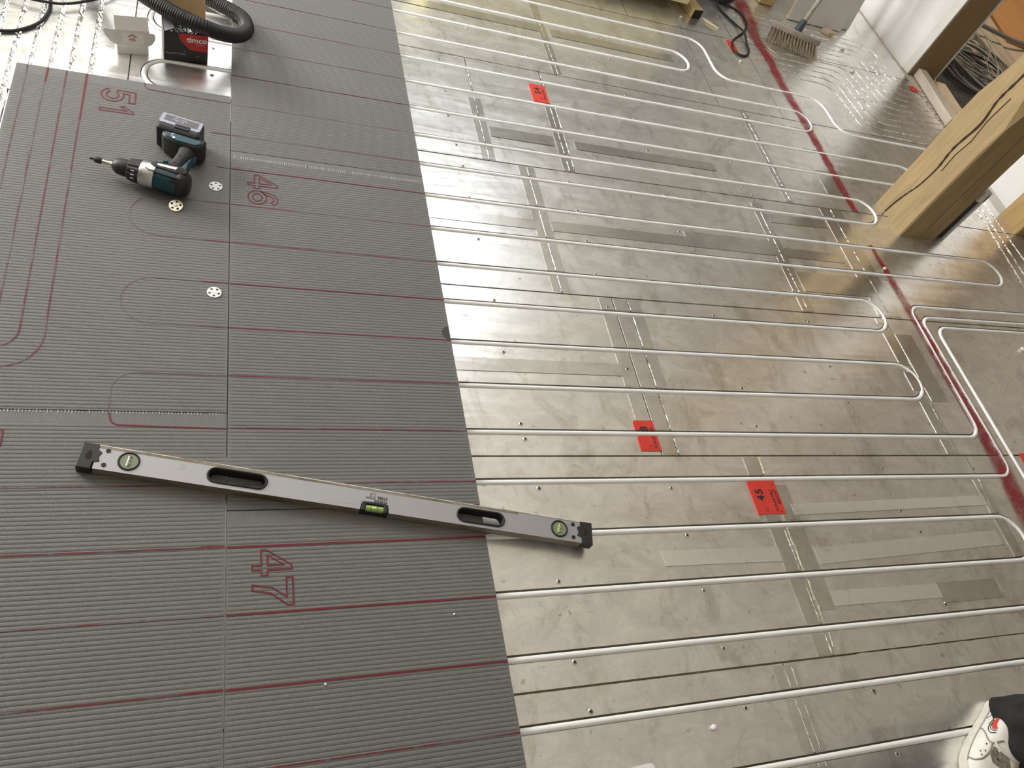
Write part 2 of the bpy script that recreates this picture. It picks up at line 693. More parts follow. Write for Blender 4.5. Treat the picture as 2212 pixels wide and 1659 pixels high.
def dens_corners(pts):
    return [Vector(p) for p in pts]


def hairpin(k, xe, x0=0.5, r=0.0745):
    return run([(x0, yk(k)), (xe, yk(k)), (xe, yk(k + 1)), (x0, yk(k + 1))], r)


PIPES = [
    ('white heating pipe that bends twice in an S past the spray line at top', run([(0.62, 0.318), (2.187, 0.322), (2.187, 0.020), (2.797, 0.016), (2.805, -0.243), (3.64, -0.250)], 0.085)),
    ('short hairpin of white heating pipe nearest the yellow board stack', hairpin(-1, 2.038)),
    ('white pipe hairpin whose bend lies on the red spray line below the S-bend', hairpin(1, 2.632)),
    ('white pipe hairpin that passes behind the oak post', hairpin(3, 3.15)),
    ('white pipe hairpin ending right at the foot of the oak post', hairpin(5, 2.702)),
    ('long white pipe hairpin reaching far past the oak post to the right', run([(0.5, yk(7)), (3.285, yk(7)), (3.285, yk(8)), (0.5, yk(8))], 0.0745)),
    ('white pipe hairpin ending left of the nested pipe corners, upper of two', hairpin(9, 2.402)),
    ('white pipe hairpin ending left of the nested pipe corners, lower of two', hairpin(11, 2.40)),
    ('white pipe crossing the sticker numbered 48 and turning up along the spray line', run([(0.5, yk(13)), (2.560, -1.945), (2.572, -1.352), (3.75, -1.345)], 0.058)),
    ('middle one of three nested white pipe corners by the red spray line', run([(0.5, yk(14)), (2.606, -2.098), (2.603, -1.405), (3.75, -1.398)], 0.055)),
    ('innermost of three nested white pipe corners, nearest the right edge', run([(2.662, -3.2), (2.660, -1.452), (3.75, -1.447)], 0.055)),
    ('white pipe hairpin coming out from under the spirit level', hairpin(15, 2.488)),
    ('white pipe below the board number 47, third from the bottom edge', run([(0.5, yk(17)), (2.60, yk(17))])),
    ('white pipe second from the bottom edge of the floor', run([(0.5, yk(18)), (2.60, yk(18))])),
    ('white pipe running under the white sneaker', run([(0.5, yk(19)), (2.6, yk(19))])),
    ('white pipe hairpin half under the board numbered 51', run([(0.15, -0.561), (-0.258, -0.563), (-0.258, -0.715), (0.15, -0.715)], 0.074, False)),
    ('white pipe hairpin behind the black and red screw box', run([(0.15, -0.411), (-0.256, -0.409), (-0.256, -0.258), (0.15, -0.258)], 0.074, False)),
]
HW = 0.0106   # half width of the pipe grooves

TLX = [-0.404, -0.457, -0.510, -0.561, -0.611, -0.661, -0.712]
CRINK = [run([(x + 0.004, 0.4), (x, -0.95)], 0.05, False) for x in TLX]
for m in range(11):
    yl, yr, xs = 0.190 + 0.0535 * m, -0.168 + 0.0535 * m, 2.955 + 0.055 * m
    CRINK.append(run([(2.52, yl), (xs, yl), (xs + 0.035, yr), (3.72, yr)], 0.10, False))
# three foil-lined slits running towards the right corner
CRINK.append(run([(3.455, -0.60), (3.400, -1.16)], 0.05, False))
CRINK.append(run([(3.495, -0.60), (3.455, -1.16)], 0.05, False))
CRINK.append(run([(3.545, -0.56), (3.535, -1.16)], 0.05, False))
CW = [0.0078] * len(TLX) + [0.0055] * 11 + [0.007] * 3

BANDS = [(p, HW) for _, p in PIPES] + list(zip(CRINK, CW))
SEG = []
for bi, (p, hw) in enumerate(BANDS):
    for a, b in zip(p[:-1], p[1:]):
        SEG.append((a.x, a.y, b.x, b.y, hw, bi))
SEGA = np.array([s[:5] for s in SEG])
SEGI = np.array([s[5] for s in SEG])


def inside_band(pt, idx):
    s = SEGA[idx]
    d = s[:, 2:4] - s[:, 0:2]
    q = np.array(pt) - s[:, 0:2]
    t = np.clip((q * d).sum(1) / np.maximum((d * d).sum(1), 1e-12), 0, 1)
    r = q - d * t[:, None]
    return bool(np.any((r * r).sum(1) < (s[:, 4] * 0.999) ** 2))


floor = box('floor', (-3.6, -5.2, -0.30), (6.8, 3.0, -0.019), 'foam_base')
tag(floor, 'insulated floor under foil-faced panels', None, None, 'structure')


def foil_panel(x0, x1, y0, y1, gx=0.0018, gy=0.0026, z=0.0):
    rect = [W(p) for p in dens([(x0 + gx, y0 + gy), (x1 - gx, y0 + gy), (x1 - gx, y1 - gy), (x0 + gx, y1 - gy), (x0 + gx, y0 + gy)], 0.3)[:-1]]
    bx0, bx1 = x0 - 0.05, x1 + 0.05
    by0, by1 = y0 - 0.05, y1 + 0.08
    near = (np.minimum(SEGA[:, 0], SEGA[:, 2]) < bx1) & (np.maximum(SEGA[:, 0], SEGA[:, 2]) > bx0) & \
           (np.minimum(SEGA[:, 1], SEGA[:, 3]) < by1) & (np.maximum(SEGA[:, 1], SEGA[:, 3]) > by0)
    idx = np.nonzero(near)[0]
    verts = list(rect)
    edges = [(i, (i + 1) % len(rect)) for i in range(len(rect))]
    for bi in sorted(set(SEGI[idx].tolist())):
        p, hw = BANDS[bi]
        nn = offsets(p)
        keep = [(bx0 - 0.3 < q.x < bx1 + 0.3) and (by0 - 0.3 < q.y < by1 + 0.3) for q in p]
        lo = [i for i in range(len(p)) if keep[i]]
        if not lo:
            continue
        # contiguous stretches of the path near this panel
        runs, cur = [], [lo[0]]
        for i in lo[1:]:
            if i == cur[-1] + 1:
                cur.append(i)
            else:
                runs.append(cur)
                cur = [i]
        runs.append(cur)
        for rr in runs:
            if len(rr) < 2:
                continue
            ring = [p[i] + nn[i] * hw for i in rr] + [p[i] - nn[i] * hw for i in reversed(rr)]
            b0 = len(verts)
            verts += ring
            edges += [(b0 + i, b0 + (i + 1) % len(ring)) for i in range(len(ring))]
    rv, re, rf, *_ = geometry.delaunay_2d_cdt([Vector((v.x, v.y)) for v in verts], edges, [], 0, 1e-6, False)
    tris = []
    nrect = len(rect)

    def in_rect(c):
        s = False
        j = nrect - 1
        for i in range(nrect):
            a, b = rect[i], rect[j]
            if (a.y > c[1]) != (b.y > c[1]) and c[0] < (b.x - a.x) * (c[1] - a.y) / (b.y - a.y) + a.x:
                s = not s
            j = i
        return s
    for f in rf:
        if len(f) != 3:
            continue
        c = ((rv[f[0]].x + rv[f[1]].x + rv[f[2]].x) / 3, (rv[f[0]].y + rv[f[1]].y + rv[f[2]].y) / 3)
        if not in_rect(c) or (len(idx) and inside_band(c, idx)):
            continue
        tris.append(tuple(f))
    if not tris:
        return None
    used = sorted({i for t in tris for i in t})
    mp = {u: i for i, u in enumerate(used)}
    V = [(rv[u].x, rv[u].y, z) for u in used]
    F = [tuple(mp[i] for i in t) for t in tris]
    cnt = {}
    for t in F:
        for a, b in ((t[0], t[1]), (t[1], t[2]), (t[2], t[0])):
            k = (min(a, b), max(a, b))
            cnt.setdefault(k, []).append((a, b))
    low = {}
    for k, es in cnt.items():
        if len(es) == 1:
            a, b = es[0]
            for q in (a, b):
                if q not in low:
                    low[q] = len(V)
                    V.append((V[q][0], V[q][1], z - 0.0175))
            F.append((b, a, low[a], low[b]))
    o = mesh('foil_panel', V, F, 'foil', floor)
    return o


ROWS = [
    (-0.213, 0.398, [-1.8, -0.72, -0.30, 0.10, 1.277, 2.10, 2.47, 3.66]),
    (0.398, 1.60, [-1.8, -0.6, 0.6, 1.8, 2.42, 3.66]),
    (-0.820, -0.213, [-1.8, -0.72, -0.30, 0.30, 0.869, 1.190, 2.222, 2.60, 3.66]),
    (-1.424, -0.820, [-1.8, -0.6, 0.0, 1.011, 2.030, 2.437, 3.66]),
    (-2.019, -1.424, [-1.8, -0.6, 0.0, 1.190, 1.248, 2.400, 2.545, 3.66]),
    (-2.622, -2.019, [-1.8, -0.6, 0.3, 1.520, 2.425, 3.66]),
    (-3.225, -2.622, [-1.8, -0.6, 0.15, 1.349, 2.55, 3.66]),
    (-4.4, -3.225, [-1.8, -0.6, 0.6, 1.8, 3.0, 3.66]),
]
for (y0, y1, xs) in ROWS:
    for a, b in zip(xs[:-1], xs[1:]):
        foil_panel(a, b, y0, y1)

# base foil under the pipes is dull and dark in the grooves; aluminium tapes over the joints
TZ = [0.0004]


def tape(x0, y0, x1, y1, wd, mat='tape'):
    """a strip of foil tape, its centre line from (x0,y0) to (x1,y1), interrupted by the pipe grooves"""
    a, b = W((x0, y0)), W((x1, y1))
    L = (b - a).length
    d = (b - a) / L
    n = Vector((-d.y, d.x))
    TZ[0] += 0.00004
    step = 0.004
    m = int(L / step)
    segs, cur = [], None
    for i in range(m + 1):
        q = a + d * (L * i / m)
        bad = inside_band((q.x, q.y), np.arange(len(SEGA)))
        if not bad:
            if cur is None:
                cur = [q, q]
            cur[1] = q
        elif cur is not None:
            segs.append(cur)
            cur = None
    if cur is not None:
        segs.append(cur)
    V, F = [], []
    h = 0.0005
    for s, e in segs:
        if (e - s).length < 0.015:
            continue
        k = len(V)
        for q, sg in ((s, 1), (s, -1), (e, -1), (e, 1)):
            p = q + n * (wd / 2 * sg)
            V.append((p.x, p.y, TZ[0] - 0.0004))
        for q, sg in ((s, 1), (s, -1), (e, -1), (e, 1)):
            p = q + n * (wd / 2 * sg)
            V.append((p.x, p.y, TZ[0] + h))
        F += [(k + 4, k + 5, k + 6, k + 7), (k, k + 1, k + 5, k + 4), (k + 1, k + 2, k + 6, k + 5), (k + 2, k + 3, k + 7, k + 6), (k + 3, k, k + 4, k + 7)]
    return mesh('foil_tape', V, F, mat, floor)


TAPES = [
    # across the joints (along Y)
    (0.869, -0.47, 0.869, -0.815, 0.050), (1.193, -0.43, 1.188, -0.815, 0.046), (1.277, 0.395, 1.283, -0.205, 0.038),
    (1.008, -0.825, 1.012, -1.415, 0.062), (2.030, -0.85, 2.028, -1.418, 0.055), (2.437, -0.825, 2.437, -1.415, 0.12),
    (1.163, -1.43, 1.160, -1.97, 0.046), (1.218, -1.43, 1.218, -2.013, 0.050), (1.272, -1.43, 1.268, -1.80, 0.040),
    (2.378, -1.43, 2.372, -2.013, 0.055), (2.452, -1.50, 2.452, -1.80, 0.085), (1.497, -2.025, 1.497, -2.617, 0.052), (1.565, -2.12, 1.562, -2.50, 0.055),
    (2.418, -2.10, 2.418, -2.40, 0.045), (1.349, -2.63, 1.349, -3.2, 0.070), (2.222, -0.22, 2.224, -0.81, 0.040),
    (2.53, -0.25, 2.53, -0.75, 0.10),
    # lengthways (along X)
    (0.56, -1.120, 0.98, -1.120, 0.046), (1.045, -1.118, 2.35, -1.122, 0.048), (1.60, -1.085, 2.0, -1.085, 0.04),
    (0.56, -1.720, 1.14, -1.718, 0.046), (1.09, -2.328, 1.474, -2.333, 0.043, 'tape_reflection'), (1.60, -2.345, 2.37, -2.318, 0.050, 'tape_reflection'), (1.58, -2.200, 2.40, -2.187, 0.035, 'tape_reflection'),
    (1.59, -2.470, 2.26, -2.475, 0.043, 'tape_reflection'), (2.06, -0.93, 2.36, -0.925, 0.05), (2.06, -1.27, 2.40, -1.27, 0.10), (0.56, 0.115, 1.26, 0.115, 0.05), (1.32, 0.10, 1.95, 0.10, 0.05), (1.25, -0.66, 1.9, -0.66, 0.045), (0.90, -0.655, 1.16, -0.655, 0.055),
    (2.0, -2.48, 2.25, -2.48, 0.06),
]
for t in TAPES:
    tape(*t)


def crinkle(name, path, hw, z, amp, mat, parent, seed, step=0.006, cols=5, dome=0.0):
    """strip of creased foil lying along a path"""
    rnd = random.Random(seed)
    pts = dens(path, step)
    nn = offsets(pts)
    V, F = [], []
    for i, (p, n) in enumerate(zip(pts, nn)):
        for c in range(cols):
            u = -1 + 2 * c / (cols - 1)
            zz = z + dome * (1 - u * u) + (rnd.uniform(-amp, amp) if 0 < c < cols - 1 else rnd.uniform(-amp, amp) * 0.4)
            V.append((p.x + n.x * u * hw + rnd.uniform(-1, 1) * amp * 0.5, p.y + n.y * u * hw + rnd.uniform(-1, 1) * amp * 0.5, zz))
    for i in range(len(pts) - 1):
        for c in range(cols - 1):
            a = i * cols + c
            F.append((a, a + 1, a + cols + 1, a + cols))
    return mesh(name, V, F, mat, parent)


for i, p in enumerate(CRINK):
    tl = i < len(TLX)
    if tl:
        crinkle('creased_foil_channel', p, CW[i] + 0.0015, -0.0045, 0.0034, 'crinkle_foil', floor, 40 + i, 0.008, 5, 0.002)
    else:
        crinkle('creased_foil_channel', p, CW[i] + 0.001, -0.0022, 0.0026, 'crinkle_foil', floor, 40 + i, 0.010, 4, 0.0015)

# torn foil slivers standing up along the cross joints
SLIV = [(0.869, -0.27, 0.869, -0.815), (1.279, 0.16, 1.284, -0.205), (1.195, -0.225, 1.188, -0.815), (1.011, -0.825, 1.011, -1.415), (1.250, -1.43, 1.248, -2.01),
        (2.222, -0.22, 2.228, -0.80), (2.030, -0.86, 2.026, -1.40), (2.437, -0.83, 2.437, -1.40), (2.40, -1.62, 2.385, -2.0), (1.521, -2.23, 1.516, -2.615), (1.347, -2.635, 1.347, -2.90), (1.371, -2.635, 1.368, -2.90), (2.425, -2.10, 2.402, -2.25), (1.215, -0.42, 1.210, -0.80)]
for i, (x0, y0, x1, y1) in enumerate(SLIV):
    cuts = dens([(x0, y0), (x1, y1)], 0.008)
    V = []
    path = [W(q) for q in cuts]
    cur = []
    pieces = []
    for q in path:
        if inside_band((q.x, q.y), np.arange(len(SEGA))):
            if len(cur) > 2:
                pieces.append(cur)
            cur = []
        else:
            cur.append(q)
    if len(cur) > 2:
        pieces.append(cur)
    for j, pc in enumerate(pieces):
        crinkle('torn_foil_edge', pc, 0.0022, 0.0016, 0.0010, 'crinkle_foil', floor, 400 + 10 * i + j, 0.01, 3, 0.001)

# exposed foam along one joint
for i, (y0, y1, hw) in enumerate([(-2.025, -2.080, 0.0055), (-2.255, -2.31, 0.003), (-2.325, -2.385, 0.0036), (-2.415, -2.47, 0.0034), (-2.485, -2.525, 0.0022), (-2.56, -2.605, 0.0025)]):
    pth = [W(q) for q in dens([(1.533, y0), (1.528, y1)], 0.008)]
    crinkle('exposed_foam', pth, hw, 0.0012, 0.0020, 'foam_pale', floor, 900 + i, 0.008, 4, 0.001)
crinkle('exposed_foam', [W(q) for q in dens([(1.60, -2.628), (2.7, -2.628)], 0.02)], 0.006, -0.004, 0.002, 'foam_base', floor, 931, 0.02, 4)

# screw holes punched through the foil on the joist lines
bm = bmesh.new()
bmesh.ops.create_circle(bm, cap_ends=False, radius=0.0062, segments=12)
rim_o = [v for v in bm.verts]
r = bmesh.ops.extrude_edge_only(bm, edges=list(bm.edges))
vi = [g for g in r['geom'] if isinstance(g, bmesh.types.BMVert)]
for v in vi:
    v.co *= 0.60
    v.co.z = 0.0011
e2 = [e for e in bm.edges if all(v in vi for v in e.verts)]
r = bmesh.ops.extrude_edge_only(bm, edges=e2)
vi2 = [g for g in r['geom'] if isinstance(g, bmesh.types.BMVert)]
for v in vi2:
    v.co = Vector((v.co.x * 0.35, v.co.y * 0.35, 0.0006))
bm.faces.new(sorted(vi2, key=lambda v: math.atan2(v.co.y, v.co.x)))
me_screw = bpy.data.meshes.new('screw_hole')
bmesh.ops.recalc_face_normals(bm, faces=bm.faces)
bm.to_mesh(me_screw)
bm.free()
me_screw.materials.append(MATS['bare_rim'])
me_screw.materials.append(MATS['screw_dark'])
for p in me_screw.polygons:
    c = p.center
    if math.hypot(c.x, c.y) < 0.0045 and not abs(math.hypot(c.x, c.y) - 0.005) < 0.0006:
        p.material_index = 1
SCREWS = [(0.774, 0.141), (1.167, 0.039), (0.757, -0.02), (1.161, -0.113), (1.581, -0.002), (1.583, 0.151), (0.755, -0.264), (0.755, -0.458), (0.745, -0.603), (0.753, -0.761), (0.761, -0.87),
          (1.168, -0.875), (0.758, -1.026), (1.166, -1.023), (1.164, -1.172), (0.759, -1.218), (1.158, -1.324), (0.767, -1.474), (1.164, -1.466), (1.588, -0.258), (1.584, -0.411), (1.587, -0.612),
          (1.995, -0.447), (1.992, -0.253), (2.003, -0.596), (1.998, -0.747), (1.578, -1.066), (1.572, -1.321), (1.997, -1.316), (1.58, -1.465), (2.0, -1.658), (1.574, -1.768), (0.76, -1.672), (1.164, -1.713),
          (0.765, -1.918), (0.768, -1.966), (0.776, -2.117), (1.183, -2.123), (1.186, -2.266), (0.773, -2.372), (1.182, -2.422), (0.768, -2.567), (1.185, -2.573), (0.781, -2.678), (1.193, -2.718), (1.602, -2.722),
          (1.998, -2.519), (2.001, -2.217), (2.04, -2.291), (2.174, -2.304), (2.009, -2.067), (2.428, -2.069), (2.001, -1.811), (1.57, -1.912), (2.0, -1.46), (2.032, -0.791), (1.582, -0.87), (2.0, -1.062), (1.595, -2.875),
          (-0.058, -0.60), (-0.058, -0.455)]
for i, (x, y) in enumerate(SCREWS):
    o = bpy.data.objects.new('screw_hole', me_screw)
    o.location = (x, y, 0.0009)
    o.rotation_euler = (0, 0, random.uniform(0, 6))
    o.scale = (random.uniform(0.8, 1.15),) * 2 + (1,)
    link(o, floor)

# sprayed red setting-out line
SP = [(2.655, 1.0), (2.640, 0.80), (2.615, 0.60), (2.595, 0.50), (2.597, 0.44), (2.603, 0.30), (2.590, 0.10), (2.595, -0.15), (2.592, -0.40), (2.588, -0.62), (2.583, -0.80)]
SP2 = [(2.558, -1.00), (2.563, -1.15), (2.565, -1.35), (2.578, -1.50), (2.572, -1.70), (2.582, -1.90), (2.572, -2.10), (2.548, -2.25), (2.54, -2.45)]


def spray_strip(path, widths, z):
    pts = dens(path, 0.02)
    n = len(pts)
    nn = offsets(pts)
    V, F, UV = [], [], []
    rnd = random.Random(3)
    for i, (p, q) in enumerate(zip(pts, nn)):
        t = i / (n - 1)
        wd = np.interp(t, np.linspace(0, 1, len(widths)), widths) * rnd.uniform(0.9, 1.1)
        for u in (0, 0.25, 0.5, 0.75, 1):
            V.append((p.x + q.x * wd * (0.5 - u), p.y + q.y * wd * (0.5 - u), z))
            UV.append((u, t * 10))
    for i in range(n - 1):
        for c in range(4):
            a = i * 5 + c
            F.append((a + 1, a, a + 5, a + 6))
    return mesh('sprayed_red_line', V, F, 'red_spray', floor, uvs=UV)


spray_strip(SP, [0.13, 0.13, 0.12, 0.085, 0.075, 0.075, 0.07, 0.07, 0.065, 0.06, 0.045], 0.0024)
spray_strip(SP2, [0.02, 0.05, 0.06, 0.075, 0.085, 0.095, 0.10, 0.10, 0.09], 0.0024)

# the heating pipes lie in their grooves
for label, p in PIPES:
    pts = dens(p, 0.05)
    o = sweep('heating_pipe', [(q.x, q.y - 0.0018, -0.0038 + 0.0006 * math.sin(3 * q.x + 17 * q.y)) for q in pts], 0.0082, 'pipe_white', None, 12)
    tag(o, label, 'pipe', 'white underfloor heating pipes')

# ------------------------------------------------------------------ room shell


def wall_with_opening(name, axis, pos, a0, a1, o0, o1, z0, z1, thick, mat):
    bm = bmesh.new()

    def add(u0, u1, v0, v1):
        if axis == 'y':
            bm_box(bm, (u0, pos, v0), (u1, pos + thick, v1))
        else:
            bm_box(bm, (pos - thick, u0, v0), (pos, u1, v1))
    add(a0, o0, -0.3, ROOM_H)
    add(o1, a1, -0.3, ROOM_H)
    add(o0, o1, -0.3, z0)
    add(o0, o1, z1, ROOM_H)
    return tag(from_bm(name, bm, mat), None, None, None, 'structure')


w = WIN['back']
wall_with_opening('wall_back', 'y', 3.0, -3.6, 6.8, w['x0'], w['x1'], w['z0'], w['z1'], 0.15, 'wall_buff')
for i, (n, w) in enumerate((('window_1', WIN['back']),)):
    bm = bmesh.new()
    x0, x1, z0, z1, y = w['x0'], w['x1'], w['z0'], w['z1'], 3.05
    for lo, hi in (((x0, y, z0), (x1, y + .06, z0 + .06)), ((x0, y, z1 - .06), (x1, y + .06, z1)), ((x0, y, z0), (x0 + .06, y + .06, z1)), ((x1 - .06, y, z0), (x1, y + .06, z1))):
        bm_box(bm, lo, hi)
    for t in (1 / 3, 2 / 3):
        xm = x0 + (x1 - x0) * t
        bm_box(bm, (xm - .04, y, z0), (xm + .04, y + .06, z1))
    tag(from_bm(n, bm, 'frame_white'), None, None, None, 'structure')
w = WIN['left']
wall_with_opening('wall_left', 'x', -3.6, -5.2, 3.0, w['y0'], w['y1'], w['z0'], w['z1'], 0.15, 'wall_buff')
bm = bmesh.new()
y0, y1, z0, z1, x = w['y0'], w['y1'], w['z0'], w['z1'], -3.71
for lo, hi in (((x, y0, z0), (x + .06, y1, z0 + .06)), ((x, y0, z1 - .06), (x + .06, y1, z1)), ((x, y0, z0), (x + .06, y0 + .06, z1)), ((x, y1 - .06, z0), (x + .06, y1, z1)), ((x, (y0 + y1) / 2 - .04, z0), (x + .06, (y0 + y1) / 2 + .04, z1))):
    bm_box(bm, lo, hi)
tag(from_bm('window_2', bm, 'frame_white'), None, None, None, 'structure')
tag(box('wall_front', (-3.6, -5.35, -0.3), (6.8, -5.2, ROOM_H), 'wall_brown'), kind='structure')
tag(box('wall_far', (6.8, -5.35, -0.3), (6.95, 3.15, ROOM_H), 'wall_brown'), kind='structure')
w = WIN['roof']
bm = bmesh.new()
for lo, hi in (((-3.75, -5.35), (w['x0'], 3.15)), ((w['x1'], -5.35), (6.95, 3.15)), ((w['x0'], -5.35), (w['x1'], w['y0'])), ((w['x0'], w['y1']), (w['x1'], 3.15))):
    bm_box(bm, (lo[0], lo[1], ROOM_H), (hi[0], hi[1], ROOM_H + 0.12))
tag(from_bm('ceiling', bm, 'ceiling_board'), kind='structure')
bm = bmesh.new()
xm = (w['x0'] + w['x1']) / 2
for lo, hi in (((w['x0'], w['y0']), (w['x1'], w['y0'] + .05)), ((w['x0'], w['y1'] - .05), (w['x1'], w['y1'])), ((w['x0'], w['y0']), (w['x0'] + .05, w['y1'])), ((w['x1'] - .05, w['y0']), (w['x1'], w['y1'])), ((xm - .04, w['y0']), (xm + .04, w['y1']))):
    bm_box(bm, (lo[0], lo[1], ROOM_H + 0.02), (hi[0], hi[1], ROOM_H + 0.08))
tag(from_bm('window_3', bm, 'frame_white'), kind='structure')

# partition on the right with its doorway
tag(box('wall_right', (3.692, 0.575, -0.02), (3.90, 1.45, 0.95), 'plaster_white'), kind='structure')
bm = bmesh.new()  # unseen upper and rear wall, coloured dark to dim its reflection in the foil
bm_box(bm, (3.695, 0.575, 0.95), (3.90, 3.0, ROOM_H))
bm_box(bm, (3.695, 1.45, -0.02), (3.90, 3.0, 0.95))
tag(from_bm('wall_right_dark_unseen', bm, 'wall_dark_unseen'), kind='structure')
tag(box('wall_partition', (3.692, -0.640, -0.02), (3.90, -0.36, ROOM_H), 'plaster_white'), kind='structure')
tag(box('trim_1', (3.60, -0.655, -0.02), (3.692, -0.40, 0.0025), 'plaster_dull'), kind='structure')
# strip of plaster rubble floor beyond the doorway
tag(box('floor_hall', (3.67, -5.2, -0.06), (6.8, 3.0, -0.004), 'plank_grey'), kind='structure')

# ------------------------------------------------------------------ posts and doorway timber


def post(name, x0, x1, y0, y1, h, mat, label, chamfer_from=None, ch=0.02):
    root = empty(name, ((x0 + x1) / 2, (y0 + y1) / 2, 0), 0, label, 'post')
    hx, hy = (x1 - x0) / 2, (y1 - y0) / 2
    bm = bmesh.new()
    n = 22
    rings = []
    rnd = random.Random(len(label))
    for i in range(n + 1):
        z = h * i / n
        k = 0.002
        c = ch if (chamfer_from is not None and z > chamfer_from) else 0.006
        pts = [(-hx + c, -hy), (hx - c, -hy), (hx, -hy + c), (hx, hy - c), (hx - c, hy), (-hx + c, hy), (-hx, hy - c), (-hx, -hy + c)]
        rings.append([bm.verts.new((px + rnd.uniform(-k, k), py + rnd.uniform(-k, k), z)) for px, py in pts])
    for a, b in zip(rings[:-1], rings[1:]):
        for i in range(8):
            j = (i + 1) % 8
            bm.faces.new((a[i], a[j], b[j], b[i]))
    bm.faces.new(list(reversed(rings[0])))
    bm.faces.new(rings[-1])
    from_bm('timber', bm, mat, root)
    return root


P1 = post('oak_post', 2.776, 2.985, -0.914, -0.690, ROOM_H, 'oak', 'thick square oak post with a long crack standing on the foil floor', 0.60, 0.045)
CR = [(-0.761, 0.0), (-0.772, 0.06), (-0.781, 0.124), (-0.800, 0.20), (-0.807, 0.296), (-0.796, 0.393), (-0.811, 0.524), (-0.790, 0.625), (-0.795, 0.739), (-0.80, 0.95), (-0.785, 1.2)]
pts = catmull([(y + random.uniform(-.004, .004), z, 0) for y, z in CR], 5)
V, F = [], []
for i, p in enumerate(pts):
    wd = 0.0034 * (0.55 + 0.8 * abs(math.sin(i * 1.7))) * (1.25 if i > 20 else 0.8)
    V += [(-0.1075, p.x + 0.802 - wd, max(0.002, p.y)), (-0.1075, p.x + 0.802 + wd, max(0.002, p.y))]
    if i:
        F.append((2 * i - 2, 2 * i - 1, 2 * i + 1, 2 * i))
tag(mesh('crack', V, F, 'crack_dark', P1), 'dark drying crack')
V, F = [], []
for i, (y, z) in enumerate([(-0.835, 0.30), (-0.828, 0.38), (-0.838, 0.46), (-0.826, 0.55), (-0.832, 0.66)]):
    V += [(-0.1075, y + 0.802 - 0.0016, z), (-0.1075, y + 0.802 + 0.0016, z)]
    if i:
        F.append((2 * i - 2, 2 * i - 1, 2 * i + 1, 2 * i))
mesh('crack', V, F, 'crack_dark', P1)
V, F = [], []
for i, (x, z) in enumerate([(0.008, 0.002), (0.004, 0.2), (0.010, 0.4), (0.006, 0.62), (0.011, 0.8)]):
    V += [(x - 0.0009, -0.1145, z), (x + 0.0009, -0.1145, z)]
    if i:
        F.append((2 * i - 2, 2 * i - 1, 2 * i + 1, 2 * i))
mesh('crack', V, F, 'crack_dark', P1)

J = post('door_jamb', 3.700, 3.892, 0.508, 0.573, ROOM_H, 'jamb_brown', 'smooth brown timber end of the white partition beside the doorway')
box('plaster_edge', (-0.108, -0.030, 0.0), (-0.098, 0.031, ROOM_H), 'plaster_dull', J)
box('plaster_edge', (0.100, -0.034, 0.0), (0.112, 0.031, ROOM_H), 'plaster_dull', J)
post('timber_post', 3.612, 3.83, -0.790, -0.642, ROOM_H, 'oak_dark', 'small timber post at the right edge beyond the oak post')

t = empty('trunking', (3.040, -0.885, 0), 0, 'upright white-edged black trunking right behind the oak post', 'trunking')
box('back_plate', (-0.020, 0.0, 0.0), (0.012, 0.02, 0.27), 'black_plastic', t)
box('side_edge', (0.010, -0.012, 0.0), (0.022, 0.02, 0.27), 'frame_white', t, 0.002)
box('end_cap', (-0.02, -0.012, 0.225), (0.022, 0.02, 0.28), 'plaster_dull', t, 0.003)

# threshold timbers in the doorway
o = box('threshold_plank', (-0.055, -0.235, 0.0), (0.0, 0.235, 0.05), 'plank_grey', None, 0.003)
o.location = (3.765, 0.27, 0.0)
o.rotation_euler = (0, 0, math.radians(-6))
tag(o, 'grey timber threshold plank lying in the doorway, nearer of two', 'plank')
o = box('threshold_plank', (-0.05, -0.22, 0.0), (0.05, 0.22, 0.022), 'plank_tan', None, 0.003)
o.location = (3.875, 0.25, -0.004)
o.rotation_euler = (0, 0, math.radians(-6))
tag(o, 'flat tan threshold plank lying in the doorway, farther of two', 'plank')
for i, (x, y, lab) in enumerate([(3.640, 0.345, 'small torn red tape patch before the threshold plank'), (3.995, 0.30, 'larger torn red tape patch beyond the threshold plank')]):
    s = (0.026, 0.075)[i]
    o = extrude_poly('red_tape_patch', [(-s, -s * .8), (s * .7, -s), (s, s * .6), (-s * .2, s * 1.3), (-s * 1.1, s * .7)], 0, 0.001, 'red_sticker')
    o.location = (x, y, 0.004 if i == 0 else -0.002)
    tag(o, lab, 'tape')

# ------------------------------------------------------------------ grey corrugated boards
BZ = 0.015


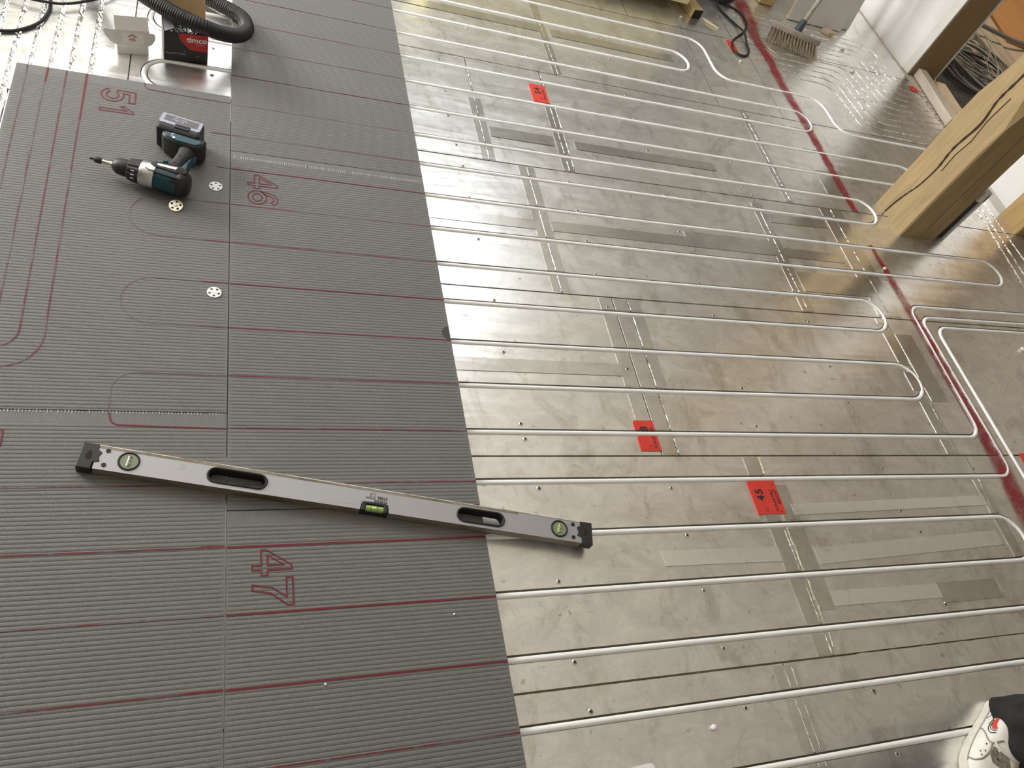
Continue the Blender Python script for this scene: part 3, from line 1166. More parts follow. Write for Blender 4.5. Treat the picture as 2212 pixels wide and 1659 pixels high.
def corrugated_board(x0, x1, y0, y1, label, flap='top'):
    root = empty('floor_board', ((x0 + x1) / 2, (y0 + y1) / 2, 0.0), 0, label, 'board', 'grey corrugated floor boards')
    hx, hy = (x1 - x0) / 2 - 0.0010, (y1 - y0) / 2 - 0.0015
    pitch = 0.0098
    flat0, flat1 = (0.004, 0.026)   # flat band at the far (+Y) end
    ys, zs = [], []
    L = 2 * hy
    n = int((L - flat0 - flat1) / pitch)
    ys += [-hy, -hy + flat0]
    zs += [-0.0008, -0.0008]
    prof = ((0.0, -0.0011), (0.12, -0.00055), (0.30, -0.0001), (0.55, 0.0), (0.80, -0.0003), (0.95, -0.0008))
    for i in range(n):
        for t, h in prof:
            ys.append(-hy + flat0 + (i + t) * pitch)
            zs.append(h)
    ys += [-hy + flat0 + n * pitch, hy]
    zs += [-0.0006, -0.0006]
    V, F = [], []
    xs = [-hx, -hx + 0.012, hx - 0.012, hx]
    for j, (y, z) in enumerate(zip(ys, zs)):
        for i, x in enumerate(xs):
            V.append((x, y, BZ + (z if i in (1, 2) else z * 0.35 - 0.0003)))
    m = len(xs)
    for j in range(len(ys) - 1):
        for i in range(m - 1):
            a = j * m + i
            F.append((a, a + 1, a + m + 1, a + m))
    o = mesh('board_face', V, F, 'grey_board', root)
    # core below the facing
    box('board_core', (-hx, -hy, 0.0006), (hx, hy, BZ - 0.0016), 'board_edge', root)
    return root


def stitch(root, x0, x1, y, n, ln=0.006):
    V, F = [], []
    rnd = random.Random(int(y * 1000))
    for i in range(n):
        x = x0 + (x1 - x0) * (i + 0.5) / n
        if rnd.random() < 0.10:
            continue
        k = len(V)
        l2 = ln * rnd.uniform(0.35, 1.0)
        V += [(x - 0.0011, y - l2, BZ + 0.0004), (x + 0.0011, y - l2, BZ + 0.0004), (x + 0.0011, y + l2, BZ + 0.0009), (x - 0.0011, y + l2, BZ + 0.0009)]
        F.append((k, k + 1, k + 2, k + 3))
    o = mesh('glue_stitching', V, F, 'white_thread', root)
    o['kind'] = 'stuff'
    return o


B_top = corrugated_board(0.0, 0.6, -0.97, 0.23, 'blank grey corrugated board at the top, beside the foil floor')
B46 = corrugated_board(0.0, 0.6, -2.165, -0.97, 'grey corrugated board marked 46 in red outline digits')
B47 = corrugated_board(0.0, 0.6, -3.36, -2.165, 'grey corrugated board marked 47 in red outline digits')
B51 = corrugated_board(-0.592, 0.0, -1.909, -0.711, 'grey corrugated board marked 51 carrying the cordless drill')
BLL = corrugated_board(-0.592, 0.0, -3.105, -1.909, 'grey corrugated board at lower left under the end of the spirit level')
BFL = corrugated_board(-1.192, -0.592, -3.3, -2.1, 'grey corrugated board farthest left, mostly outside the view')


def on(root, pts):
    return [Vector((p[0] - root.location.x, p[1] - root.location.y)) for p in pts]


MZ = BZ + 0.0003
MK = [0.0]


def mark(root, paths, wd=0.0034, mat='red_marker', closed=False, name='marker_line'):
    MK[0] += 0.000006
    return ribbons(name, [on(root, p) for p in paths], wd, MZ + MK[0], mat, root, closed)


def yb(k):
    return -0.15 * k


stitch(B46, -0.292, 0.292, 0.5975 - 0.026 - 0.002, 92)
stitch(BLL, -0.288, 0.288, 0.598 - 0.004, 84, 0.004)
for k in range(-1, 7):
    mark(B_top, [dens([(0.002, yb(k)), (0.30, yb(k))], 0.1)], 0.0028, 'red_marker_mid' if k in (1, 2, 3, 4) else 'red_marker_faint')
    mark(B_top, [dens([(0.30, yb(k)), (0.598, yb(k))], 0.1)], 0.0028, 'red_marker_faint' if k in (1, 3, 5) else 'red_marker_mid')
for k in range(7, 15):
    st = 'red_marker' if k in (7, 10, 11) else 'red_marker_mid'
    if k == 8:
        mark(B46, [[(0.002, yb(8)), (0.19, yb(8))]], 0.0032, 'red_marker_mid')
        mark(B46, [[(0.50, yb(8)), (0.598, yb(8))]], 0.0032, 'red_marker_mid')
        mark(B46, [[(0.19, yb(8)), (0.50, yb(8))]], 0.0024, 'red_marker_faint')
    elif k == 14:
        mark(B46, [[(0.002, yb(14)), (0.30, yb(14))]], 0.003, 'red_marker_faint')
        mark(B46, [[(0.30, yb(14)), (0.598, yb(14))]], 0.0034, 'red_marker_mid')
    else:
        mark(B46, [[(0.002, yb(k)), (0.598, yb(k))]], 0.0034, st)
for k in range(15, 20):
    mark(B47, [[(0.002, yb(k) - 0.002), (0.598, yb(k) - 0.002)]], 0.0046 if k < 18 else 0.003, 'red_marker' if k < 18 else 'red_marker_mid')
# board 51: pencilled pipe runs
mark(B51, [fillet([(-0.252, -0.713), (-0.246, -0.742), (-0.002, -0.748)], 0.05)], 0.003, 'red_marker_mid')
for k, x in ((6, -0.06), (7, -0.04)):
    mark(B51, [[(x, yb(k)), (-0.002, yb(k))]], 0.003, 'red_marker_mid')
for k in (8, 10):
    mark(B51, [[(-0.07, yb(k)), (-0.002, yb(k))]], 0.003, 'red_marker_mid')
    mark(B51, [[(-0.07, yb(k + 1)), (-0.002, yb(k + 1))]], 0.003, 'red_marker_mid')
    mark(B51, [fillet([(-0.07, yb(k)), (-0.255, yb(k)), (-0.255, yb(k + 1)), (-0.07, yb(k + 1))], 0.0745)], 0.0018, 'red_marker_faint')
mark(B51, [[(-0.07, yb(12)), (-0.002, yb(12))]], 0.003, 'red_marker_faint')
mark(B51, [fillet([(-0.07, yb(12)), (-0.255, yb(12)), (-0.255, -1.907)], 0.0745)], 0.0018, 'red_marker_faint')
for x, yt, r in ((-0.408, -1.798, 0.09), (-0.460, -1.742, 0.05), (-0.511, -1.70, 0.04), (-0.561, -1.65, 0.03)):
    c = 'red_marker_mid' if x in (-0.408, -0.460) else 'red_marker_faint'
    mark(B51, [fillet([(x - 0.002, -0.715), (x, -1.2), (x + 0.003, yt), (-0.59, yt)], r)], 0.003, c)
mark(B51, [[(-0.408, -0.715), (-0.408, -0.93)]], 0.0042, 'red_marker')
mark(B51, [[(-0.511, -0.715), (-0.511, -0.78)]], 0.0042, 'red_marker')
mark(BLL, [fillet([(-0.253, -1.911), (-0.247, -1.946), (-0.002, -1.953)], 0.045)], 0.0034, 'red_marker')
for k, c in ((14, 'red_marker_mid'), (15, 'red_marker_mid'), (16, 'red_marker_faint'), (17, 'red_marker_mid'), (18, 'red_marker_faint')):
    mark(BLL, [[(-0.588, yb(k) - 0.001), (-0.002, yb(k) - 0.001)]], 0.0032, c)
mark(BLL, [[(-0.05, yb(15)), (-0.002, yb(15))], [(-0.07, yb(17)), (-0.002, yb(17))]], 0.004, 'red_marker')

DIG = {
    '4': [[(0.50, 0), (0.74, 0), (0.74, 0.24), (1.0, 0.24), (1.0, 0.42), (0.74, 0.42), (0.74, 0.97), (0.60, 1.0), (0.02, 0.42), (0.0, 0.24), (0.50, 0.24)][:0] or
          [(0.62, 0.0), (0.80, 0.0), (0.80, 0.22), (1.0, 0.22), (1.0, 0.38), (0.80, 0.38), (0.80, 1.0), (0.62, 0.98), (0.0, 0.36), (0.0, 0.22), (0.62, 0.22)],
          [(0.62, 0.38), (0.62, 0.80), (0.20, 0.38)]],
    '7': [[(0.0, 1.0), (1.0, 1.0), (1.0, 0.86), (0.55, 0.45), (0.42, 0.0), (0.22, 0.0), (0.36, 0.50), (0.72, 0.84), (0.0, 0.84)]],
    '1': [[(0.55, 0.0), (0.78, 0.0), (0.78, 1.0), (0.62, 1.0), (0.15, 0.70), (0.20, 0.58), (0.55, 0.80)]],
}


def arc(cx, cy, rx, ry, a0, a1, n=16):
    return [(cx + rx * math.cos(math.radians(a0 + (a1 - a0) * i / n)), cy + ry * math.sin(math.radians(a0 + (a1 - a0) * i / n))) for i in range(n + 1)]


DIG['6'] = [arc(0.5, 0.31, 0.48, 0.31, 0, 360, 24)[:-1], arc(0.5, 0.31, 0.27, 0.16, 0, 360, 20)[:-1],
            [(0.05, 0.42)] + [(0.10, 0.68), (0.26, 0.90), (0.52, 1.0), (0.80, 0.97), (0.95, 0.84), (0.82, 0.76), (0.68, 0.85), (0.48, 0.86), (0.34, 0.76), (0.26, 0.58)]]
DIG['5'] = [[(0.92, 1.0), (0.10, 1.0), (0.05, 0.46), (0.22, 0.44)] + arc(0.46, 0.32, 0.28, 0.18, 130, -150, 12) + [(0.02, 0.16)] + arc(0.46, 0.32, 0.48, 0.33, -140, 105, 14) + [(0.26, 0.62), (0.29, 0.82), (0.92, 0.82)]]


def digits(root, text, x0, x1, spans, open6=True):
    """outline digits with their tops towards +X, reading towards -Y"""
    for ch, (ya, yb_) in zip(text, spans):
        paths = []
        for poly in DIG[ch]:
            paths.append([(x0 + v * (x1 - x0), ya + u * (yb_ - ya)) for u, v in poly])
        mark(root, paths, 0.0032, 'red_marker', True, 'outline_digit_' + ch)


digits(B46, '46', 0.050, 0.134, [(-1.065, -1.122), (-1.131, -1.188)])
digits(B47, '47', 0.054, 0.138, [(-2.262, -2.320), (-2.327, -2.388)])
digits(B51, '51', -0.363, -0.272, [(-0.765, -0.826), (-0.834, -0.880)])
digits(BLL, '5', -0.536, -0.452, [(-1.957, -2.004)])
o = extrude_poly('damp_spot', [(0.598 - 0.0, -1.470 - 0.012 + 0.0)] and [Vector((0.5975 - 0.022 * math.sin(math.pi * i / 10), -1.625 - 0.024 * math.cos(math.pi * i / 10))) - Vector((0.3, -1.5675)) for i in range(11)], MZ - 0.0002, MZ + 0.0003, 'damp_grey', B46)

# ------------------------------------------------------------------ tape stickers with printed numbers
TX = frame((0, 0, 0), (0, 1, 0), (-1, 0, 0))


def sticker(x0, x1, y0, y1, num, label, full=True):
    """red label; print reads towards +Y with its tops towards -X"""
    root = empty('number_sticker', ((x0 + x1) / 2, (y0 + y1) / 2, 0), 0, label, 'sticker', 'red numbered stickers')
    hx, hy = (x1 - x0) / 2, (y1 - y0) / 2
    z = 0.0030
    c = 0.006
    face = []
    # cut the paper where the pipe grooves run
    cy = (y0 + y1) / 2
    gaps = []
    for k in range(-2, 21):
        yy = yk(k) + drift((x0 + x1) / 2, yk(k))
        if y0 - 0.02 < yy < y1 + 0.02:
            gaps.append(yy - cy)
    lo = -hy
    for g in sorted(gaps):
        if g - 0.011 > lo:
            face.append((lo, g - 0.011))
        lo = g + 0.011
    if hy > lo:
        face.append((lo, hy))
    for a, b in face:
        pts = [(-hx, a), (hx, a), (hx, b), (-hx + c, b), (-hx, b - c)]
        extrude_poly('paper', pts, 0.0, z, 'red_sticker', root)

    def T(s, size, ax, ay, mat, bold=0.0):
        return text_mesh('print', s, size, mat, root, Matrix.Translation((ax, ay, z + 0.0003)) @ TX, 0.0, bold)
    for ch, yy in zip(num, (hy - 0.060, hy - 0.039)):
        if not any(abs(yy + 0.010 - g) < 0.013 for g in gaps):
            T(ch, 0.036, -hx + 0.042, yy, 'print_black', 0.0012)
    if full:
        T('FORGE HILL', 0.0135, hx - 0.022 if full == 2 else hx - 0.010, -hy + 0.008, 'print_black', 0.0002)
    if full == 2:
        T('EASTFIT', 0.013, hx - 0.006, -hy + 0.030, 'print_black', 0.0002)
        T('8', 0.008, hx - 0.012, -hy + 0.004, 'print_black')
        T('8', 0.008, hx - 0.012, hy - 0.012, 'print_black')
        # jagged outline of the emblem
        em = [(hx - 0.033, hy - 0.024), (hx - 0.026, hy - 0.030), (hx - 0.030, hy - 0.040), (hx - 0.024, hy - 0.052), (hx - 0.012, hy - 0.068), (hx - 0.006, hy - 0.072), (hx - 0.004, hy - 0.058), (hx - 0.006, hy - 0.036), (hx - 0.014, hy - 0.022), (hx - 0.022, hy - 0.030)]
        ribbons('emblem', [em], 0.0009, z + 0.0003, 'print_black', root)
    for i in range(4):
        ribbons('small_print', [[(-hx + 0.032 + i * 0.0035, -hy + 0.006), (-hx + 0.032 + i * 0.0035, -hy + 0.022)]], 0.0012, z + 0.0003, 'print_dull', root)
    return root


sticker(1.127, 1.196, -0.410, -0.308, '54', 'red paper sticker printed 54 on the foil near the top', 1)
sticker(1.124, 1.192, -2.003, -1.900, '48', 'red paper sticker printed 48 crossed by a white pipe', 1)
sticker(1.450, 1.550, -2.213, -2.110, '45', 'large red paper sticker printed 45 with emblem, right of centre', 2)
o = extrude_poly('number_sticker', [(-0.03, -0.045), (0.03, -0.05), (0.03, 0.05), (-0.03, 0.05)], 0, 0.0012, 'red_sticker')
o.location = (2.730, -2.06, 0.0)
tag(o, 'plain red sticker cut off by the right edge of the picture', 'sticker', 'red numbered stickers')
o = extrude_poly('number_sticker', [(-0.022, -0.052), (0.022, -0.042), (0.022, 0.052), (-0.022, 0.048)], 0, 0.0012, 'red_sticker')
o.location = (2.391, 0.352, 0.0)
tag(o, 'narrow red sticker under the black cable loop', 'sticker', 'red numbered stickers')
ribbons('print', [[(0.002, -0.02), (0.006, 0.0), (0.0, 0.02)], [(0.010, 0.0), (0.014, 0.024)]], 0.003, 0.0015, 'print_black', o)

# ------------------------------------------------------------------ spirit level


def spirit_level():
    a = Vector((-0.293, -2.037))
    b = Vector((0.871, -2.267))
    ang = math.atan2(b.y - a.y, b.x - a.x)
    mid = (a + b) / 2
    T = 0.025
    root = empty('spirit_level', (mid.x, mid.y, BZ + 0.0004), ang, 'long silver spirit level with black end caps lying across the boards', 'spirit level')
    H = 0.0285
    L = 0.598
    # aluminium body with the openings cut through
    holes = []

    def obround(cx, cy, hl, r, n=10):
        return [Vector((cx - hl + r * math.cos(math.pi / 2 + math.pi * i / n), cy + r * math.sin(math.pi / 2 + math.pi * i / n))) for i in range(n + 1)] + \
               [Vector((cx + hl + r * math.cos(-math.pi / 2 + math.pi * i / n), cy + r * math.sin(-math.pi / 2 + math.pi * i / n))) for i in range(n + 1)]
    obs = [obround(-0.272, 0.001, 0.0465, 0.0165), obround(0.302, -0.001, 0.042, 0.0165)]
    circ = [[Vector((cx + 0.0205 * math.cos(2 * math.pi * i / 28), 0.001 + 0.0205 * math.sin(2 * math.pi * i / 28))) for i in range(28)] for cx in (-0.500, 0.508)]
    hw_ = 0.030
    out = [Vector((-L + 0.032, -H)), Vector((0.042 - hw_ - 0.004, -H)), Vector((0.042 - hw_ - 0.002, -H + 0.016)), Vector((0.042 - hw_ + 0.006, -H + 0.0225)), Vector((0.042 + hw_ - 0.006, -H + 0.0225)), Vector((0.042 + hw_ + 0.002, -H + 0.016)), Vector((0.042 + hw_ + 0.004, -H)),
           Vector((L - 0.03, -H)), Vector((L - 0.03, H)), Vector((-L + 0.032, H))]
    verts, edges = list(out), [(i, (i + 1) % len(out)) for i in range(len(out))]
    for ring in obs + circ:
        k = len(verts)
        verts += ring
        edges += [(k + i, k + (i + 1) % len(ring)) for i in range(len(ring))]
    rv, re, rf, *_ = geometry.delaunay_2d_cdt(verts, edges, [], 0, 1e-7, False)

    def inpoly(c, poly):
        s = False
        j = len(poly) - 1
        for i in range(len(poly)):
            p, q = poly[i], poly[j]
            if (p.y > c.y) != (q.y > c.y) and c.x < (q.x - p.x) * (c.y - p.y) / (q.y - p.y) + p.x:
                s = not s
            j = i
        return s
    tr = []
    for f in rf:
        c = (rv[f[0]] + rv[f[1]] + rv[f[2]]) / 3
        if inpoly(c, out) and not any(inpoly(c, h) for h in obs + circ):
            tr.append(tuple(f))
    V = [(v.x, v.y, T) for v in rv] + [(v.x, v.y, 0.0) for v in rv]
    n = len(rv)
    F = list(tr) + [tuple(n + i for i in reversed(t)) for t in tr]
    cnt = {}
    for t in tr:
        for p, q in ((t[0], t[1]), (t[1], t[2]), (t[2], t[0])):
            cnt.setdefault((min(p, q), max(p, q)), []).append((p, q))
    for es in cnt.values():
        if len(es) == 1:
            p, q = es[0]
            F.append((q, p, n + p, n + q))
    o = mesh('body', V, F, ['level_metal', 'level_edge'], root)
    for p in o.data.polygons:
        if p.normal.y < -0.7 and abs(p.center.y + H) < 0.002:
            p.material_index = 1
    # rails along both long edges
    box('rail', (-L + 0.032, H - 0.001, 0.0), (L - 0.03, H + 0.0015, T + 0.0012), 'level_rim', root, 0.0008)
    rl = box('grime_strip', (-L + 0.032, H - 0.0058, T), (L - 0.2, H - 0.001, T + 0.0005), 'level_edge', root)
    tag(rl, 'brown grime along the rail')
    # end caps
    for s, x in ((-1, -L), (1, L)):
        bm = bmesh.new()
        pts = [(0.0, -H - 0.0015), (0.029, -H - 0.0015), (0.029, -0.014), (0.042, -0.010), (0.038, 0.0), (0.042, 0.012), (0.033, 0.018), (0.033, H + 0.0015), (0.0, H + 0.0015)]
        if s == 1:
            pts = [(-px, py) for px, py in reversed(pts)]
        o = extrude_poly('end_cap', [(x + px, py) for px, py in pts], -0.0, T + 0.0016, 'dark_grey_plastic', root, None, 0.0012)
        lx = x - s * 0.018
        sl = [(lx + 0.0058 * math.cos(2 * math.pi * i / 12) * (1 - 0.25 * math.sin(2 * math.pi * i / 12)), 0.002 + 0.0115 * math.sin(2 * math.pi * i / 12)) for i in range(12)]
        extrude_poly('hang_slot', sl, T + 0.0013, T + 0.0019, 'crack_dark', root)
        for sy in (-1, 1):
            cx = x - s * (0.052 if sy < 0 else 0.052)
            lathe('rivet', [(T, 0.0), (T, 0.0052), (T + 0.0012, 0.0052), (T + 0.0015, 0.0028), (T + 0.0007, 0.0022)], 'black_plastic', root, 12,
                  Matrix.Translation((cx, sy * 0.0175 + 0.001, 0)) @ Matrix.Rotation(math.radians(-90), 4, 'Y') @ Matrix.Scale(1, 4), True)
    # rubber grips in the hand holes
    for ring_c, ring in zip(((-0.272, 0.001), (0.302, -0.001)), obs):
        cen = Vector(ring_c)
        V, F = [], []
        m = len(ring)
        lev = [(1.22, T + 0.0008), (1.16, T + 0.0030), (1.0, T + 0.0032), (0.90, T + 0.001), (0.82, 0.004), (0.84, 0.0006)]
        for sc, z in lev:
            for q in ring:
                d = q - cen
                r0 = 0.0165
                ax = max(-0.0465, min(0.0465, d.x)) if ring is obs[0] else max(-0.042, min(0.042, d.x))
                core = Vector((ax, 0))
                e = d - core
                V.append((cen.x + core.x + e.x * sc, cen.y + e.y * sc, z))
        for j in range(len(lev) - 1):
            for i in range(m):
                k = (i + 1) % m
                F.append((j * m + i, j * m + k, (j + 1) * m + k, (j + 1) * m + i))
        mesh('hand_grip', V, F, 'black_rubber', root, True)
    # plumb vials at the ends
    for cx in (-0.500, 0.508):
        V, F = [], []
        m = 28
        lev = [(0.0228, T + 0.0008), (0.0222, T + 0.0026), (0.0196, T + 0.0028), (0.0182, T + 0.0010)]
        for rr, z in lev:
            for i in range(m):
                aa = 2 * math.pi * i / m
                V.append((cx + rr * math.cos(aa), 0.001 + rr * math.sin(aa), z))
        for j in range(len(lev) - 1):
            for i in range(m):
                k = (i + 1) % m
                F.append((j * m + i, j * m + k, (j + 1) * m + k, (j + 1) * m + i))
        mesh('vial_ring', V, F, 'black_rubber', root, True)
        dk = extrude_poly('vial_window', [(cx + 0.0185 * math.cos(2 * math.pi * i / m), 0.001 + 0.0185 * math.sin(2 * math.pi * i / m)) for i in range(m)], 0.004, T + 0.0008, 'vial_pale', root)
        lathe('vial_tube', [(-0.013, 0.001), (-0.012, 0.0045), (0.012, 0.0045), (0.013, 0.001)], 'vial_green' if cx > 0 else 'vial_pale', root, 12, Matrix.Translation((cx, 0.001, T - 0.001)) @ Matrix.Rotation(math.radians(80 if cx > 0 else 90), 4, 'Z'))
        for dx in (-0.004, 0.004):
            box('vial_mark', (cx - 0.0045, dx - 0.0004, T + 0.0028), (cx + 0.0045, dx + 0.0006, T + 0.0034), 'label_white', root)
    # centre vial in its black cradle
    cr = empty_child('vial_cradle', root)
    extrude_poly('cradle', [(0.042 - hw_ - 0.003, -H), (0.042 + hw_ + 0.003, -H), (0.042 + hw_ + 0.0012, -H + 0.0165), (0.042 + hw_ - 0.006, -H + 0.0222), (0.042 - hw_ + 0.006, -H + 0.0222), (0.042 - hw_ - 0.0012, -H + 0.0165)], 0.0015, T - 0.007, 'black_plastic', root)
    for s in (-1, 1):
        box('cradle_cheek', (0.042 + s * (hw_ - 0.004) - 0.0055, -H - 0.0012, 0.001), (0.042 + s * (hw_ - 0.004) + 0.0055, -H + 0.0215, T + 0.0014), 'black_plastic', root, 0.002)
    box('cradle_top', (0.042 - hw_ + 0.003, -H + 0.0165, 0.001), (0.042 + hw_ - 0.003, -H + 0.0222, T + 0.0012), 'black_plastic', root, 0.0015)
    vt = lathe('level_vial', [(-0.0215, 0.003), (-0.0205, 0.0078), (0.0205, 0.0078), (0.0215, 0.003)], 'vial_green', root, 14, Matrix.Translation((0.042, -H + 0.0085, T - 0.0065)))
    lathe('bubble', [(-0.0065, 0.001), (-0.0045, 0.0042), (0.0045, 0.0042), (0.0065, 0.001)], 'label_white', root, 10, Matrix.Translation((0.040, -H + 0.0085, T - 0.0028)))
    for dx in (-0.008, 0.008):
        lathe('vial_mark', [(-0.0004, 0.0080), (0.0004, 0.0080)], 'print_black', root, 14, Matrix.Translation((0.042 + dx, -H + 0.0085, T - 0.0065)))
    # printed name and emblem, upside down for the camera
    TT = Matrix.Rotation(math.pi, 4, 'Z')
    text_mesh('print', 'FORGE', 0.0098, 'print_black', root, Matrix.Translation((0.070, 0.0010, T + 0.0004)) @ TT, 0, 0.0003)
    text_mesh('print', 'STEEL', 0.0098, 'print_black', root, Matrix.Translation((0.070, 0.0105, T + 0.0004)) @ TT, 0, 0.0003)
    anv = [(0.040, 0.0028), (0.020, 0.0035), (0.018, 0.0048), (0.029, 0.0060), (0.033, 0.0085), (0.029, 0.0105), (0.029, 0.0165), (0.040, 0.0165), (0.040, 0.0115), (0.0375, 0.0085), (0.041, 0.0055)]
    ribbons('emblem', [anv], 0.0009, T + 0.0005, 'print_black', root, True)
    ribbons('emblem', [[(0.030, 0.0128), (0.0315, 0.0155), (0.033, 0.013)]], 0.0008, T + 0.0005, 'logo_red', root)
    sk = [(-0.395, 0.014), (-0.388, 0.014), (-0.388, 0.001), (-0.395, 0.001), (-0.395, 0.014), (-0.384, 0.007)]
    ribbons('pencil_scribble', [sk, [(-0.3925, 0.010), (-0.3915, 0.002)]], 0.0005, T + 0.0004, 'print_grey', root)
    return root


def empty_child(name, root):
    return None


spirit_level()

# ------------------------------------------------------------------ plasterboard washers


def washer(loc, metal, label, tilt=(0, 0), rot=0.0, screw=False):
    root = empty('fixing_washer', loc, 0, label, 'washer', 'round fixing washers on the board')
    root.rotation_euler = (tilt[0], tilt[1], rot)
    R_, r_ = 0.0182, 0.0034
    outer = [Vector((R_ * math.cos(2 * math.pi * i / 32), R_ * math.sin(2 * math.pi * i / 32))) for i in range(32)]
    rings = [[Vector((0.0118 * math.cos(2 * math.pi * j / 5) + r_ * math.cos(2 * math.pi * i / 12), 0.0118 * math.sin(2 * math.pi * j / 5) + r_ * math.sin(2 * math.pi * i / 12))) for i in range(12)] for j in range(5)]
    verts, edges = list(outer), [(i, (i + 1) % 32) for i in range(32)]
    for rg in rings:
        k = len(verts)
        verts += rg
        edges += [(k + i, k + (i + 1) % 12) for i in range(12)]
    rv, re, rf, *_ = geometry.delaunay_2d_cdt(verts, edges, [], 0, 1e-8, False)
    tr = []
    for f in rf:
        c = (rv[f[0]] + rv[f[1]] + rv[f[2]]) / 3
        if any((c - Vector((0.0118 * math.cos(2 * math.pi * j / 5), 0.0118 * math.sin(2 * math.pi * j / 5)))).length < r_ * 0.93 for j in range(5)):
            continue
        tr.append(tuple(f))
    n = len(rv)
    t = 0.0012
    V = [(v.x, v.y, t) for v in rv] + [(v.x, v.y, 0) for v in rv]
    F = list(tr) + [tuple(n + i for i in reversed(q)) for q in tr]
    cnt = {}
    for q in tr:
        for a, b in ((q[0], q[1]), (q[1], q[2]), (q[2], q[0])):
            cnt.setdefault((min(a, b), max(a, b)), []).append((a, b))
    for es in cnt.values():
        if len(es) == 1:
            a, b = es[0]
            F.append((b, a, n + a, n + b))
    mesh('disc', V, F, 'washer_metal' if metal else 'washer_white', root)
    lathe('centre_boss', [(t, 0.0), (t, 0.0042), (t + 0.0006, 0.0036), (t + 0.0002, 0.0020)], 'washer_metal' if metal else 'washer_white', root, 14, Matrix.Rotation(math.radians(-90), 4, 'Y'))
    if screw:
        lathe('screw', [(-0.001, 0.0008), (t + 0.001, 0.0026), (t + 0.0030, 0.0034), (t + 0.0034, 0.0010)], 'steel', root, 10, Matrix.Rotation(math.radians(-90), 4, 'Y'))
    return root


washer((-0.039, -1.135, BZ + 0.0006), False, 'white round washer lying right of the drill beside the board seam', rot=0.3)
washer((-0.141, -1.236, BZ + 0.0058), True, 'yellowish metal washer with a screw, tilted, below the drill', tilt=(math.radians(14), math.radians(-8)), rot=0.1, screw=True)
washer((-0.036, -1.536, BZ + 0.0006), False, 'white round washer lying alone halfway down the board marked 51', rot=0.9)

# ------------------------------------------------------------------ cordless drill


